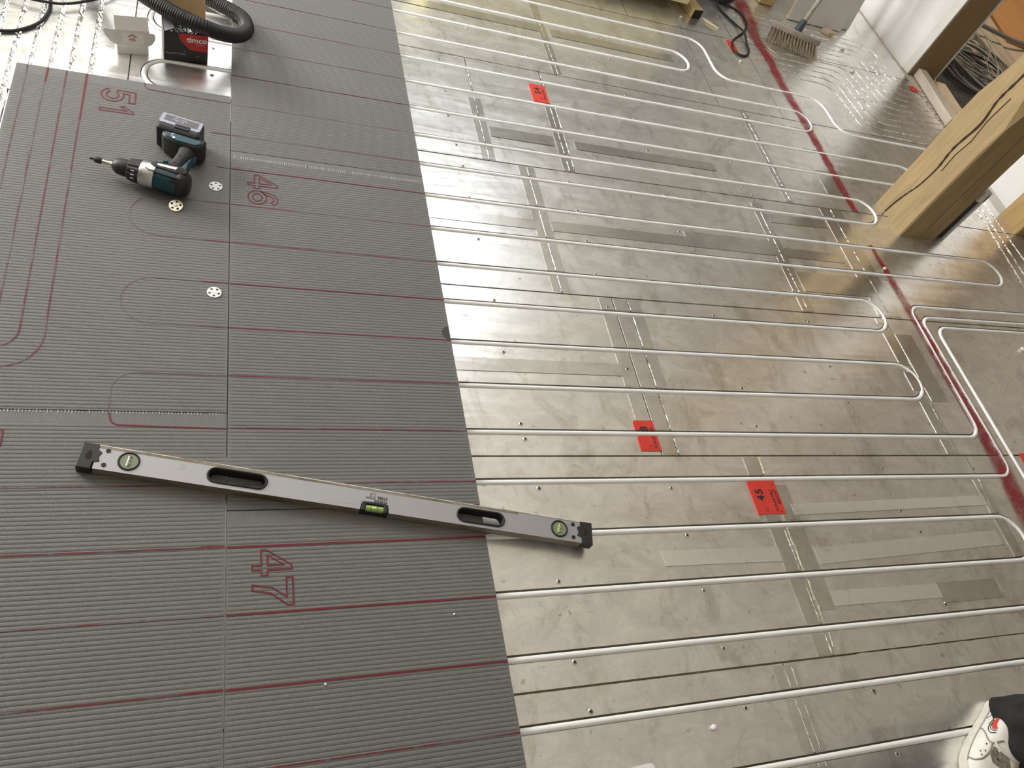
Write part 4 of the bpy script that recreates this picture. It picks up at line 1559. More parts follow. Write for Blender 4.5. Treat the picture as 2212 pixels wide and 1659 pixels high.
def drill():
    nose = Vector((-0.365, -1.124))
    rear = Vector((-0.108, -1.190))
    d = (nose - rear).normalized()
    ang = math.atan2(d.y, d.x)
    L = (nose - rear).length
    root = empty('cordless_drill', (rear.x, rear.y, BZ + 0.0006), ang, 'teal and black cordless drill with screwdriver bit lying on its side on the board', 'drill')
    # local: +x to the nose, handle towards local -y (away from the camera), z up
    ax = 0.040   # height of the spindle axis
    A = Matrix.Translation((0, 0, ax))
    # motor housing
    hs = lathe('motor_housing', [(0.0, 0.016), (0.004, 0.025), (0.014, 0.0315), (0.040, 0.0345), (0.075, 0.0345), (0.098, 0.031)], 'teal', root, 28, A @ Matrix.Diagonal((1, 1.0, 1.08, 1)))
    lathe('rear_cover', [(-0.003, 0.014), (0.0, 0.024), (0.006, 0.031), (0.018, 0.0362), (0.026, 0.0365), (0.030, 0.034)], 'black_plastic', root, 28, A @ Matrix.Diagonal((1, 1.0, 1.06, 1)))
    # rubber side stripe over the housing with the printed label
    st = extrude_poly('side_stripe', [(0.012, -0.018), (0.030, -0.024), (0.075, -0.021), (0.106, -0.012), (0.103, -0.003), (0.090, 0.004), (0.040, 0.006), (0.014, 0.004), (0.006, -0.006)], 0.030, 0.0402, 'black_rubber', root, Matrix.Translation((0, 0, ax)), 0.003, True)
    extrude_poly('rating_label', [(0.036, -0.015), (0.086, -0.0105), (0.087, -0.004), (0.080, -0.0025), (0.038, -0.005)], 0.0398, 0.0409, 'label_white', root, Matrix.Translation((0, 0, ax)))
    extrude_poly('lower_stripe', [(0.010, 0.010), (0.095, 0.012), (0.088, 0.020), (0.020, 0.022)], 0.020, 0.0345, 'black_rubber', root, Matrix.Translation((0, 0, ax)), 0.003)
    for i in range(5):
        box('vent_slot', (0.018 + i * 0.0038, -0.012 - i * 0.0004, ax + 0.0398), (0.0198 + i * 0.0038, 0.0, ax + 0.0407), 'crack_dark', root)
    for i, x in enumerate((0.026, 0.034, 0.042)):
        box('vent_slot', (x, 0.023, ax + 0.021), (x + 0.004, 0.028, ax + 0.0275), 'crack_dark', root)
    # gearbox, torque ring, chuck
    gb = lathe('gearbox', [(0.090, 0.034), (0.094, 0.0358), (0.122, 0.0352), (0.128, 0.033)], 'silver_gear', root, 28, A)
    extrude_poly('gearbox_tongue', [(0.086, -0.004), (0.112, -0.008), (0.112, 0.012), (0.100, 0.018), (0.088, 0.016)], 0.028, 0.0372, 'silver_gear', root, Matrix.Translation((0, 0, ax)), 0.002)
    seg = 36
    prof = [(0.127, 0.0315), (0.129, 0.0325), (0.158, 0.0285), (0.160, 0.026)]
    V, F = [], []
    for x, r in prof:
        for i in range(seg):
            a = 2 * math.pi * i / seg
            rr = r * (1.035 if (i % 3) else 0.965)
            V.append((x, rr * math.cos(a), ax + rr * math.sin(a)))
    for j in range(len(prof) - 1):
        for i in range(seg):
            k = (i + 1) % seg
            F.append((j * seg + i, j * seg + k, (j + 1) * seg + k, (j + 1) * seg + i))
    mesh('torque_ring', V, F, 'dark_grey_plastic', root)
    for a in (0.9, 1.25, 1.6):
        box('scale_mark', (0.138, -0.0015, 0.0308), (0.147, 0.0015, 0.0326), 'label_white', root, 0, Matrix.Translation((0, 0, ax)) @ Matrix.Rotation(a - math.pi * 0.02 - 2.4, 4, 'X'))
    lathe('chuck', [(0.158, 0.0235), (0.161, 0.0245), (0.187, 0.0225), (0.197, 0.0165), (0.202, 0.010), (0.203, 0.006)], 'dark_grey_plastic', root, 24, A)
    lathe('chuck_jaw', [(0.200, 0.0085), (0.207, 0.0065), (0.209, 0.005)], 'brass', root, 12, A)
    bt = lathe('bit_holder', [(0.206, 0.0048), (0.210, 0.0058), (0.231, 0.0058), (0.232, 0.0050)], 'steel', root, 14, A)
    lathe('bit_sleeve', [(0.230, 0.0065), (0.232, 0.0082), (0.246, 0.0082), (0.249, 0.0060)], 'black_rubber', root, 14, A)
    lathe('screwdriver_bit', [(0.248, 0.0032), (0.256, 0.0032), (0.2585, 0.0042), (0.263, 0.0010)], 'dark_grey_plastic', root, 10, A)
    # handle: skinned loop sections from housing to foot
    sec = [((0.066, -0.022), 0.030, 0.026), ((0.060, -0.040), 0.0235, 0.0235), ((0.052, -0.062), 0.0195, 0.0225), ((0.048, -0.092), 0.0185, 0.0220), ((0.044, -0.120), 0.0210, 0.0230), ((0.043, -0.146), 0.028, 0.026)]
    V, F = [], []
    m = 18
    for (cx, cy), wx, wz in sec:
        for i in range(m):
            a = 2 * math.pi * i / m
            ca, sa = math.cos(a), math.sin(a)
            q = lambda s: math.copysign(abs(s) ** 0.75, s)
            V.append((cx + wx * q(ca), cy + wx * q(ca) * 0.30, ax + wz * q(sa)))
    for j in range(len(sec) - 1):
        for i in range(m):
            k = (i + 1) % m
            F.append((j * m + i, j * m + k, (j + 1) * m + k, (j + 1) * m + i))
    mesh('handle', V, F, 'grip_grey', root, True)
    # teal web joining housing, trigger guard and foot
    extrude_poly('handle_spine', [(0.030, -0.030), (0.036, -0.046), (0.026, -0.080), (0.018, -0.098), (0.012, -0.106), (0.017, -0.086), (0.022, -0.062), (0.018, -0.036)], ax - 0.012, ax + 0.020, 'teal', root, None, 0.003, True)
    extrude_poly('switch_collar', [(0.030, -0.026), (0.040, -0.040), (0.086, -0.038), (0.104, -0.034), (0.104, -0.024), (0.060, -0.018)], ax - 0.020, ax + 0.0245, 'teal', root, None, 0.004, True)
    box('trigger', (0.078, -0.056, ax - 0.008), (0.094, -0.034, ax + 0.008), 'dark_grey_plastic', root, 0.004)
    box('direction_switch', (0.070, -0.046, ax + 0.016), (0.082, -0.038, ax + 0.029), 'teal', root, 0.002)
    for x, y in ((0.056, -0.052), (0.040, -0.076), (0.052, -0.086)):
        lathe('housing_screw', [(0, 0.0025), (0.0012, 0.0025), (0.0012, 0.0002)], 'crack_dark', root, 8, Matrix.Translation((x, y, ax + 0.0222)) @ Matrix.Rotation(math.radians(-90), 4, 'Y'))
    before = {c.name for c in COL.objects}
    DX, DY = 0.022, -0.022
    # foot that carries the battery
    extrude_poly('handle_foot', [(-0.014, -0.112), (0.006, -0.102), (0.050, -0.104), (0.086, -0.112), (0.098, -0.126), (0.098, -0.146), (-0.020, -0.146), (-0.022, -0.128)], 0.004, 0.071, 'dark_grey_plastic', root, None, 0.008, True)
    extrude_poly('foot_pad', [(0.002, -0.110), (0.050, -0.108), (0.082, -0.116), (0.090, -0.132), (0.070, -0.136), (-0.008, -0.134), (-0.012, -0.122)], 0.066, 0.0732, 'teal', root, None, 0.002)
    lathe('foot_screw', [(0, 0.0042), (0.0016, 0.0042), (0.0020, 0.001)], 'label_white', root, 12, Matrix.Translation((0.062, -0.116, 0.0728)) @ Matrix.Rotation(math.radians(-90), 4, 'Y'))
    ribbons('foot_mark', [[(0.066, -0.122), (0.070, -0.122), (0.070, -0.131), (0.064, -0.131)]], 0.0014, 0.0738, 'label_white', root)
    # battery
    bt = box('battery', (-0.026, -0.205, 0.0), (0.094, -0.140, 0.079), 'black_plastic', root, 0.009, smooth=False)
    box('battery_shoulder', (-0.022, -0.152, 0.006), (0.092, -0.138, 0.076), 'black_plastic', root, 0.006)
    fr = [(-0.021, -0.200), (0.089, -0.200), (0.089, -0.157), (-0.021, -0.157)]
    z = 0.0792
    extrude_poly('battery_frame', [(-0.020, -0.202), (0.086, -0.202), (0.0905, -0.198), (0.0905, -0.166), (0.086, -0.160), (-0.016, -0.158), (-0.0225, -0.164), (-0.0225, -0.197)], z - 0.002, z + 0.0012, 'lavender_grey', root, None, 0.0008)
    extrude_poly('battery_label', [(-0.012, -0.196), (0.080, -0.196), (0.080, -0.172), (-0.012, -0.170)], z + 0.001, z + 0.0018, 'label_grey', root)
    # worn maker's name, mostly rubbed off
    rnd = random.Random(5)
    V, F = [], []
    for i in range(26):
        x, y = 0.020 + rnd.random() * 0.036, -0.191 + rnd.random() * 0.013
        k = len(V)
        sx, sy = rnd.uniform(0.001, 0.004), rnd.uniform(0.0006, 0.002)
        V += [(x, y, z + 0.0021), (x + sx, y - 0.0004, z + 0.0021), (x + sx, y + sy, z + 0.0021), (x, y + sy, z + 0.0021)]
        F.append((k, k + 1, k + 2, k + 3))
    mesh('worn_print', V, F, 'print_white', root)
    box('battery_latch', (0.004, -0.168, 0.070), (0.046, -0.150, 0.0822), 'black_plastic', root, 0.002)
    box('latch_bar', (0.010, -0.163, 0.0818), (0.036, -0.160, 0.0832), 'dark_grey_plastic', root)
    for ch in [c for c in COL.objects if c.name not in before]:
        k = 0.026 if ch.name.startswith(('battery', 'latch', 'worn')) else 0.0
        ch.data.transform(Matrix.Translation((DX + k, DY, 0)))
    return root


drill()

# ------------------------------------------------------------------ screw box


def screw_box():
    a, b = Vector((-0.203, -0.566)), Vector((-0.074, -0.548))
    ang = math.atan2(b.y - a.y, b.x - a.x)
    w_, d_, h_ = (b - a).length, 0.078, 0.106
    root = empty('screw_box', (a.x, a.y, 0.0005), ang, 'open black and red cardboard box of drywall screws with kraft flap', 'box')
    t = 0.0016
    bm = bmesh.new()
    bm_box(bm, (0, 0, 0), (w_, t, h_))
    bm_box(bm, (0, d_ - t, 0), (w_, d_, h_))
    bm_box(bm, (0, t, 0), (t, d_ - t, h_))
    bm_box(bm, (w_ - t, t, 0), (w_, d_ - t, h_))
    bm_box(bm, (t, t, 0), (w_ - t, d_ - t, t))
    from_bm('carton', bm, 'box_black', root)
    M = frame((0, -0.0004, 0), (1, 0, 0), (0, 0, 1))
    extrude_poly('red_panel', [(0.044, h_ - 0.001), (w_, h_ - 0.001), (w_, 0.045), (0.078, 0.049), (0.066, 0.060), (0.044, 0.086)], 0, 0.0006, 'box_red', root, M)
    text_mesh('print', 'timco', 0.0265, 'print_white', root, M @ Matrix.Translation((0.066, 0.077, 0.0012)), 0, 0.0007)
    text_mesh('print', 'Essentials', 0.0065, 'box_pink', root, M @ Matrix.Translation((0.094, 0.069, 0.0012)), 0, 0)
    text_mesh('print', 'Drywall Screws', 0.0095, 'print_grey', root, M @ Matrix.Translation((0.004, 0.030, 0.0012)), 0, 0.0002)
    text_mesh('print', 'x 40', 0.006, 'print_grey', root, M @ Matrix.Translation((0.094, 0.026, 0.0012)), 0, 0)
    ribbons('barcode_mark', [[(0.058, 0.043), (0.060, 0.043)]], 0.004, 0.0, 'print_grey', root).matrix_local = M @ Matrix.Translation((0, 0, 0.0012))
    # lid standing open at the back, kraft inside
    V = [(0.0, d_, h_), (w_, d_, h_), (w_ + 0.002, d_ + 0.014, h_ + 0.088), (0.002, d_ + 0.014, h_ + 0.088)]
    lid = box('lid', (0.0, 0, 0.0), (w_, 0.0022, 0.094), 'kraft', root, 0.0008, Matrix.Translation((0, d_ - 0.002, h_ - 0.001)) @ Matrix.Rotation(math.radians(-10), 4, 'X'))
    box('side_flap', (0, 0, 0), (0.0016, d_ - 0.006, 0.034), 'label_grey', root, 0, Matrix.Translation((0.0, 0.002, h_ - 0.001)) @ Matrix.Rotation(math.radians(64), 4, 'Y'))
    box('side_flap', (-0.0016, 0, 0), (0, d_ - 0.006, 0.040), 'box_pink', root, 0, Matrix.Translation((w_, 0.002, h_ - 0.002)) @ Matrix.Rotation(math.radians(-72), 4, 'Y'))
    # heap of screws filling the box
    rnd = random.Random(11)
    bm = bmesh.new()
    for i in range(260):
        c = Vector((rnd.uniform(0.012, w_ - 0.012), rnd.uniform(0.008, d_ - 0.010), h_ - 0.016 + rnd.uniform(-0.006, 0.008)))
        dr = Vector((rnd.uniform(-1, 1), rnd.uniform(-1, 1), rnd.uniform(-0.5, 0.5))).normalized()
        ln = 0.019
        for q in (-ln, ln):
            pass
        side = dr.cross(Vector((0, 0, 1))).normalized() * 0.0016
        upv = dr.cross(side).normalized() * 0.0016
        p0, p1 = c - dr * ln * 0.5, c + dr * ln * 0.5
        p0.x = max(0.004, min(w_ - 0.004, p0.x)); p1.x = max(0.004, min(w_ - 0.004, p1.x))
        p0.y = max(0.004, min(d_ - 0.004, p0.y)); p1.y = max(0.004, min(d_ - 0.004, p1.y))
        vs = [bm.verts.new(p0 + side * 0.2), bm.verts.new(p0 - side * 0.2 + upv * 0.2), bm.verts.new(p1 - side + upv * 0.0), bm.verts.new(p1 + side), bm.verts.new(p1 + upv * 1.4)]
        for f in ((0, 1, 2, 3), (0, 3, 4), (1, 4, 2), (2, 4, 3), (0, 4, 1)):
            bm.faces.new([vs[k] for k in f])
    o = from_bm('loose_screws', bm, 'screw_zinc', root)
    tag(o, 'heap of zinc screws', None, None, 'stuff')
    return root


screw_box()


def white_box():
    root = empty('small_carton', (-0.338, -0.570, 0.0005), math.radians(11), 'small white open carton with a red house logo on its lid', 'box')
    w_, d_, h_ = 0.090, 0.062, 0.052
    t = 0.0014
    bm = bmesh.new()
    bm_box(bm, (0, 0, 0), (w_, t, h_))
    bm_box(bm, (0, d_ - t, 0), (w_, d_, h_))
    bm_box(bm, (0, t, 0), (t, d_ - t, h_))
    bm_box(bm, (w_ - t, t, 0), (w_, d_ - t, h_))
    bm_box(bm, (t, t, 0), (w_ - t, d_ - t, t))
    from_bm('carton', bm, 'card_white', root)
    # opened front panel standing up from the front edge, leaning towards the viewer
    a = math.radians(6)
    M = Matrix.Translation((0, -0.010, 0.040)) @ Matrix.Rotation(a, 4, 'X')
    box('front_panel', (-0.002, 0, 0), (w_ + 0.002, t, 0.056), 'card_white', root, 0, M)
    F_ = M @ frame((0, -0.0002, 0), (1, 0, 0), (0, 0, 1))
    extrude_poly('label', [(0.016, 0.009), (0.076, 0.007), (0.076, 0.046), (0.016, 0.048)], 0, 0.0004, 'card_label', root, F_)
    M2 = F_ @ Matrix.Translation((0, 0, 0.0008))
    o = ribbons('house_logo', [[(0.032, 0.031), (0.044, 0.041), (0.056, 0.031)]], 0.0036, 0, 'logo_red', root)
    o.data.transform(M2)
    o = ribbons('house_logo', [[(0.038, 0.027), (0.052, 0.027)], [(0.042, 0.031), (0.050, 0.031)]], 0.0022, 0, 'print_grey', root)
    o.data.transform(M2)
    o = ribbons('house_logo', [[(0.034, 0.0215), (0.054, 0.0215)]], 0.0032, 0, 'logo_red', root)
    o.data.transform(M2)
    o = ribbons('small_print', [[(0.038, 0.0145), (0.050, 0.0145)]], 0.0018, 0, 'print_grey', root)
    o.data.transform(M2)
    # rounded dust flaps left and right of the panel
    lf = [(0.0, 0.054), (-0.032, 0.052), (-0.037, 0.042), (-0.032, 0.026), (-0.018, 0.006), (0.0, -0.002)]
    extrude_poly('dust_flap', lf, 0, 0.0012, 'card_white', root, F_ @ Matrix.Translation((0, 0, -0.002)) @ Matrix.Rotation(math.radians(-14), 4, 'Y'))
    rf = [(w_, 0.000), (w_ + 0.010, 0.006), (w_ + 0.019, 0.024), (w_ + 0.019, 0.040), (w_ + 0.014, 0.048), (w_, 0.048)]
    extrude_poly('dust_flap', rf, 0, 0.0012, 'card_white', root, F_ @ Matrix.Translation((0, 0, -0.002)))
    # tuck flap folded back from the top of the panel
    M3 = M @ Matrix.Translation((0, 0, 0.055)) @ Matrix.Rotation(math.radians(-38), 4, 'X')
    box('tuck_flap', (-0.004, 0, 0), (w_ + 0.001, t, 0.040), 'card_label', root, 0, M3)
    return root


white_box()

# ------------------------------------------------------------------ vacuum hose and black cable
hp = catmull([(-0.60, 0.10, 0.05), (-0.42, -0.26, 0.10), (-0.32, -0.410, 0.145), (-0.238, -0.490, 0.152), (-0.190, -0.524, 0.152), (-0.143, -0.546, 0.149), (-0.089, -0.558, 0.142), (-0.032, -0.530, 0.112), (0.019, -0.468, 0.076), (0.047, -0.385, 0.050), (0.035, -0.312, 0.042), (-0.004, -0.268, 0.036), (-0.049, -0.236, 0.033), (-0.14, -0.16, 0.032), (-0.30, 0.05, 0.032), (-0.38, 0.35, 0.032)], 10)
fine = []
tot = 0.0
for a, b in zip(hp[:-1], hp[1:]):
    n = max(1, int((b - a).length / 0.0016))
    for i in range(n):
        fine.append(a.lerp(b, i / n))
o = sweep('vacuum_hose', fine, lambda i: 0.0228 + (0.0013 if (i // 2) % 2 else -0.0008), 'hose_black', None, 16)
tag(o, 'ribbed black vacuum hose looping over the screw box', 'hose')
o = sweep('power_cable', catmull([(-1.0, -0.50, 0.006), (-0.72, -0.572, 0.006), (-0.655, -0.564, 0.006), (-0.610, -0.546, 0.006), (-0.562, -0.492, 0.006), (-0.543, -0.42, 0.007), (-0.546, -0.36, 0.007), (-0.56, -0.25, 0.006), (-0.60, 0.0, 0.006)], 8), 0.0052, 'black_rubber', None, 10)
tag(o, 'black cable curling in a hook at the top left corner', 'cable')
o = sweep('power_cable', catmull([(-0.80, -0.36, 0.022), (-0.68, -0.385, 0.022), (-0.605, -0.395, 0.02), (-0.555, -0.395, 0.019), (-0.505, -0.386, 0.018), (-0.443, -0.345, 0.016), (-0.38, -0.28, 0.014), (-0.30, -0.15, 0.01)], 8), 0.0044, 'black_rubber', None, 10)
tag(o, 'black cable running level along the top edge above the foil channels', 'cable')
root = empty('extractor_tool', (-0.78, -0.215, 0.0), 0.3, 'black power tool body cut off at the top left corner', 'power tool')
box('tool_body', (-0.10, -0.07, 0.004), (0.10, 0.07, 0.11), 'black_plastic', root, 0.025)
box('tool_foot', (-0.11, -0.075, 0.0), (0.11, 0.075, 0.012), 'dark_grey_plastic', root, 0.004)
lathe('tool_spout', [(0, 0.03), (0.06, 0.028), (0.065, 0.02)], 'dark_grey_plastic', root, 18, Matrix.Translation((0.09, 0.02, 0.06)))

# ------------------------------------------------------------------ stack of foam boards on battens (top)
sx0, sx1, sy0 = 0.86, 2.165, 0.555
for i in range(6):
    z = 0.052 + i * 0.051
    dx = (0.0, -0.035, 0.012, 0.0, 0.02, -0.01)[i]
    dy = (0.0, 0.012, -0.004, 0.006, 0.0, 0.004)[i]
    nm = ('lowest', 'second', 'third', 'fourth', 'fifth', 'topmost')[i]
    o = box('foam_board', (sx0 + dx, sy0 + dy, z), (sx1 + dx, sy0 + 0.6 + dy, z + 0.0495), 'foam_yellow', None, 0.002)
    tag(o, 'pale yellow foam board, %s in the stack behind the pipes' % nm, 'foam board', 'stacked pale yellow foam boards')
for i, (x, lab) in enumerate(((2.235, 'square wooden batten poking out at the right end of the foam stack'), (1.35, 'square wooden batten under the middle of the foam stack'))):
    if i == 0:
        o = box('batten', (-0.03, -0.05, 0.0), (0.03, 0.60, 0.048), 'batten_wood', None, 0.002)
        o.location = (2.222, 0.585, 0.0005)
        o.rotation_euler = (0, 0, math.radians(12))
        e = box('dark_end', (-0.0285, -0.0512, 0.002), (0.0285, -0.0498, 0.046), 'crack_dark', o)
        tag(e, 'blackened cut end')
        tag(o, lab, 'batten')
    else:
        o = box('batten', (x - 0.03, 0.59, 0.0), (x + 0.03, 1.15, 0.0515), 'batten_wood', None, 0.002)
        tag(o, lab, 'batten')
o = extrude_poly('wood_chip', [(-0.045, 0.012), (-0.02, -0.008), (0.05, -0.026), (0.052, -0.016), (0.0, 0.012), (-0.035, 0.022)], 0, 0.006, 'foam_yellow', None, None, 0.001)
o.location = (2.315, 0.525, 0.001)
o.rotation_euler = (0, 0, math.radians(-20))
tag(o, 'splinter of yellow foam lying in front of the batten', 'offcut')

# black tool with cable on the floor
root = empty('jigsaw', (2.50, 0.835, 0.0), 0.2, 'black power tool standing behind the looped cable', 'power tool')
lathe('motor_body', [(0.0, 0.070), (0.02, 0.082), (0.06, 0.080), (0.10, 0.066), (0.13, 0.04), (0.14, 0.01)], 'black_plastic', root, 22, Matrix.Translation((0, 0, 0.004)) @ Matrix.Rotation(math.radians(-90), 4, 'Y'))
box('grip', (-0.13, -0.028, 0.01), (-0.04, 0.032, 0.075), 'black_rubber', root, 0.014)
for i in (-1, 1):
    box('vent', (-0.008 + i * 0.02, -0.084, 0.045), (0.000 + i * 0.02, -0.072, 0.062), 'label_white', root, 0.001)
o = sweep('flex_lead', catmull([(2.432, 0.760, 0.03), (2.443, 0.700, 0.008), (2.470, 0.63, 0.006), (2.5, 0.566, 0.006), (2.512, 0.488, 0.016), (2.498, 0.400, 0.006), (2.488, 0.345, 0.006), (2.465, 0.300, 0.006), (2.425, 0.276, 0.006), (2.392, 0.285, 0.006), (2.380, 0.328, 0.006), (2.410, 0.396, 0.006), (2.462, 0.452, 0.006), (2.511, 0.497, 0.006), (2.560, 0.556, 0.006), (2.588, 0.625, 0.006), (2.588, 0.700, 0.006), (2.552, 0.738, 0.006), (2.50, 0.745, 0.012)], 8), 0.0052, 'black_rubber', None, 10)
tag(o, 'thin black lead lying in a twisted loop over the red sticker', 'cable')

# ------------------------------------------------------------------ leaning sheets, broom, rubble by the wall


def lean_sheet(x0, x1, y, z0, h, th, tilt, mat, label, edge='mdf_cord', rz=0.0):
    root = empty('leaning_sheet', (x0, y, z0), rz, label, 'sheet', 'sheets leaning by the partition wall')
    M = Matrix.Rotation(math.radians(-tilt), 4, 'X')
    box('face', (0, 0, 0), (x1 - x0, th * 0.3, h), mat, root, 0, M)
    box('core', (-0.001, th * 0.3, -0.001), (x1 - x0 + 0.001, th, h), edge, root, 0, M)
    return root


lean_sheet(2.938, 3.330, 0.782, 0.004, 1.25, 0.022, 9, 'plaster_white', 'wide white plaster sheet leaning behind the broom', rz=math.radians(2))
lean_sheet(3.352, 3.415, 0.835, 0.004, 1.25, 0.02, 10, 'plaster_white', 'narrow white plaster strip leaning next to the partition wall', rz=math.radians(4))
lean_sheet(3.42, 3.50, 0.985, 0.0, 1.0, 0.03, 6, 'mdf_cord', 'brown board edge leaning behind the narrow plaster strip')
o = box('rubble_block', (-0.05, -0.03, 0), (0.05, 0.05, 0.20), 'mdf_cord', None, 0.008)
o.location = (2.832, 0.91, 0.001)
tag(o, 'rough brown block at the top behind the spray line', 'block')
o = box('rubble_block', (-0.03, -0.03, 0), (0.03, 0.03, 0.24), 'plaster_dull', None, 0.008)
o.location = (2.925, 0.99, 0.001)
o.rotation_euler = (0, 0, 0.5)
tag(o, 'pale narrow block standing beside the rough brown block', 'block')
o = extrude_poly('wooden_wedge', [(-0.03, -0.01), (0.0, -0.035), (0.04, -0.03), (0.045, 0.0), (0.01, 0.02), (-0.02, 0.015)], 0, 0.022, 'plank_tan', None, None, 0.003)
o.location = (3.195, 0.745, 0.0008)
tag(o, 'small pale wooden wedge propping up the plaster sheet', 'wedge')


def broom():
    # bristles rest on the foil, head stands on them, handle leans back on the sheet
    ang = math.atan2(0.405 - 0.50, 2.930 - 2.668)
    root = empty('broom', (2.790, 0.465, 0.0), math.radians(-19), 'wooden broom with pale bristles standing against the plaster sheet', 'broom')
    Lh = 0.142
    M = Matrix.Rotation(math.radians(-16), 4, 'X')
    pr = [(-Lh + 0.02, -0.024), (Lh - 0.02, -0.024), (Lh, -0.008), (Lh, 0.012), (Lh - 0.02, 0.026), (-Lh + 0.02, 0.026), (-Lh, 0.012), (-Lh, -0.008)]
    MH = Matrix.Translation((0, 0.0, 0.072)) @ M
    extrude_poly('broom_head', pr, 0, 0.030, 'broom_wood', root, MH, 0.005, True)
    rnd = random.Random(4)
    bm = bmesh.new()
    MB = Matrix.Translation((0, 0.0, 0.072)) @ M
    for r_ in range(4):
        for c in range(15):
            bx, by = -Lh + 0.016 + c * (2 * Lh - 0.032) / 14, -0.019 + r_ * 0.0125
            base = MB @ Vector((bx, by, 0.002))
            for s in range(16):
                tip = Vector((bx * 1.10 + 0.030 + rnd.uniform(-0.011, 0.011), base.y + 0.012 + by * 0.5 + rnd.uniform(-0.014, 0.012), 0.0015 + rnd.random() * 0.004))
                b0 = base + Vector((rnd.uniform(-0.0035, 0.0035), rnd.uniform(-0.0035, 0.0035), 0))
                wv = 0.0008
                a = [bm.verts.new(b0 + Vector((-wv, 0, 0))), bm.verts.new(b0 + Vector((wv, 0, 0))), bm.verts.new(tip + Vector((wv * 0.8, 0, 0))), bm.verts.new(tip + Vector((-wv * 0.8, 0, 0)))]
                bm.faces.new(a)
    o = from_bm('bristles', bm, 'bristle', root)
    tag(o, 'worn pale bristles', None, None, 'stuff')
    hd = Vector((0.20, 0.42, 1.0)).normalized()
    p0 = MH @ Vector((0.0, 0.0, 0.028))
    R_ = hd.to_track_quat('X', 'Z').to_matrix().to_4x4()
    lathe('socket', [(0.0, 0.020), (0.005, 0.021), (0.055, 0.017), (0.06, 0.013)], 'broom_ferrule', root, 14, Matrix.Translation(p0) @ R_)
    lathe('broom_handle', [(0.04, 0.0125), (0.9, 0.0125), (0.905, 0.008)], 'broom_wood', root, 14, Matrix.Translation(p0) @ R_)
    return root


broom()

# crumbs and chips scattered by the broom and on the foil
CRUMBS = [(3.06, 0.66, 0.010, 'crumb', 'pale plaster crumb nearest the wooden wedge'), (3.25, 0.60, 0.012, 'crumb', 'larger pale crumb between wedge and partition wall'),
          (3.20, 0.38, 0.013, 'crumb', 'lump of plaster where the creased foil channels bend'), (2.14, 0.515, 0.008, 'crumb', 'small yellow crumb in front of the foam stack'),
          (2.39, 0.225, 0.007, 'crumb', 'white crumb just below the cable loop'), (2.56, -1.135, 0.008, 'crumb', 'white crumb beside the spray line near the oak post'),
          (1.088, -2.750, 0.0075, 'crumb_pink', 'pinkish white blob lying on the foil near the bottom edge'), (0.912, 0.0, 0.004, 'crumb', 'tiny pale crumb between the upper pipes'),
          (0.195, -2.560, 0.0025, 'paper_white', 'tiny white crumb low on the board marked 47'), (0.490, -2.437, 0.0025, 'paper_white', 'tiny white crumb right of the digits 47'), (3.10, -1.52, 0.012, 'crumb', 'plaster crumb inside the nested pipe corners')]
for x, y, s, m, lab in CRUMBS:
    bm = bmesh.new()
    bmesh.ops.create_icosphere(bm, subdivisions=2, radius=s)
    for v in bm.verts:
        k = 1 + 0.28 * noise.noise(v.co * (2.2 / s) + Vector((x, y, 0)) * 9)
        v.co = Vector((v.co.x * k * 1.15, v.co.y * k, max(-0.45 * s, v.co.z * k * 0.62)))
    o = from_bm('plaster_crumb', bm, m, None, True)
    o.location = (x, y, 0.45 * s + (BZ + 0.0006 if x < 0.6 else 0.0006))
    tag(o, lab, 'crumb')
o = sweep('wood_sliver', [(2.640, 0.425, 0.004), (2.665, 0.385, 0.005), (2.690, 0.350, 0.004)], [0.002, 0.003, 0.0015], 'plank_tan', None, 6)
tag(o, 'thin wood sliver lying below the broom bristles', 'offcut')

# ------------------------------------------------------------------ beyond the doorway
for i in range(13):
    pass
root = empty('cable_coil', (4.30, 0.66, 0.012), 0.4, 'tangled coil of grey cable seen through the doorway', 'cable coil')
rnd = random.Random(21)
for i in range(16):
    R0 = 0.13 + 0.012 * i * rnd.uniform(0.4, 1.0)
    z0 = 0.018 + 0.010 * (i % 8)
    ph = rnd.uniform(0, 6)
    pts = []
    for k in range(37):
        a = 2 * math.pi * k / 36
        rr = R0 * (1 + 0.04 * math.sin(3 * a + ph))
        pts.append((rr * math.cos(a) * 0.92 + 0.012 * math.sin(ph), rr * math.sin(a) * 1.15 + 0.012 * math.cos(ph), z0 + 0.012 * math.sin(2 * a + ph)))
    sweep('cable_loop', pts, 0.0065, 'cable_grey' if i % 6 else 'cable_pale', root, 8)
for i in range(5):
    a0 = rnd.uniform(0, 6)
    pts = catmull([(0.14 * math.cos(a0 + j) * rnd.uniform(.2, 1.3), 0.15 * math.sin(a0 + j * 1.3) * rnd.uniform(.2, 1.3), 0.05 + 0.03 * j) for j in range(5)], 6)
    sweep('loose_end', pts, 0.0025, 'cable_pale', root, 6)
o = extrude_poly('polythene_sheet', [(3.93, 0.28), (4.30, 0.22), (4.62, 0.50), (4.58, 1.05), (4.20, 1.12), (3.93, 0.75)], 0.0, 0.003, 'polythene_dark')
o.location.z = -0.003
tag(o, 'dark plastic sheet under the cable coil', 'sheet')
PL = [(4.72, 4.80, 0.35, 1.45, 0.03, 'plank_grey', 'narrow grey plank nearest the cable coil beyond the doorway'), (4.83, 4.93, 0.35, 1.50, 0.022, 'plank_grey', 'second grey plank from the cable coil beyond the doorway'),
      (4.97, 5.20, 0.35, 1.62, 0.012, 'plank_tan', 'wide tan plank beyond the grey planks in the doorway'), (5.22, 5.45, 0.40, 1.62, 0.012, 'plank_tan', 'tan plank farthest right before the orange sheet')]
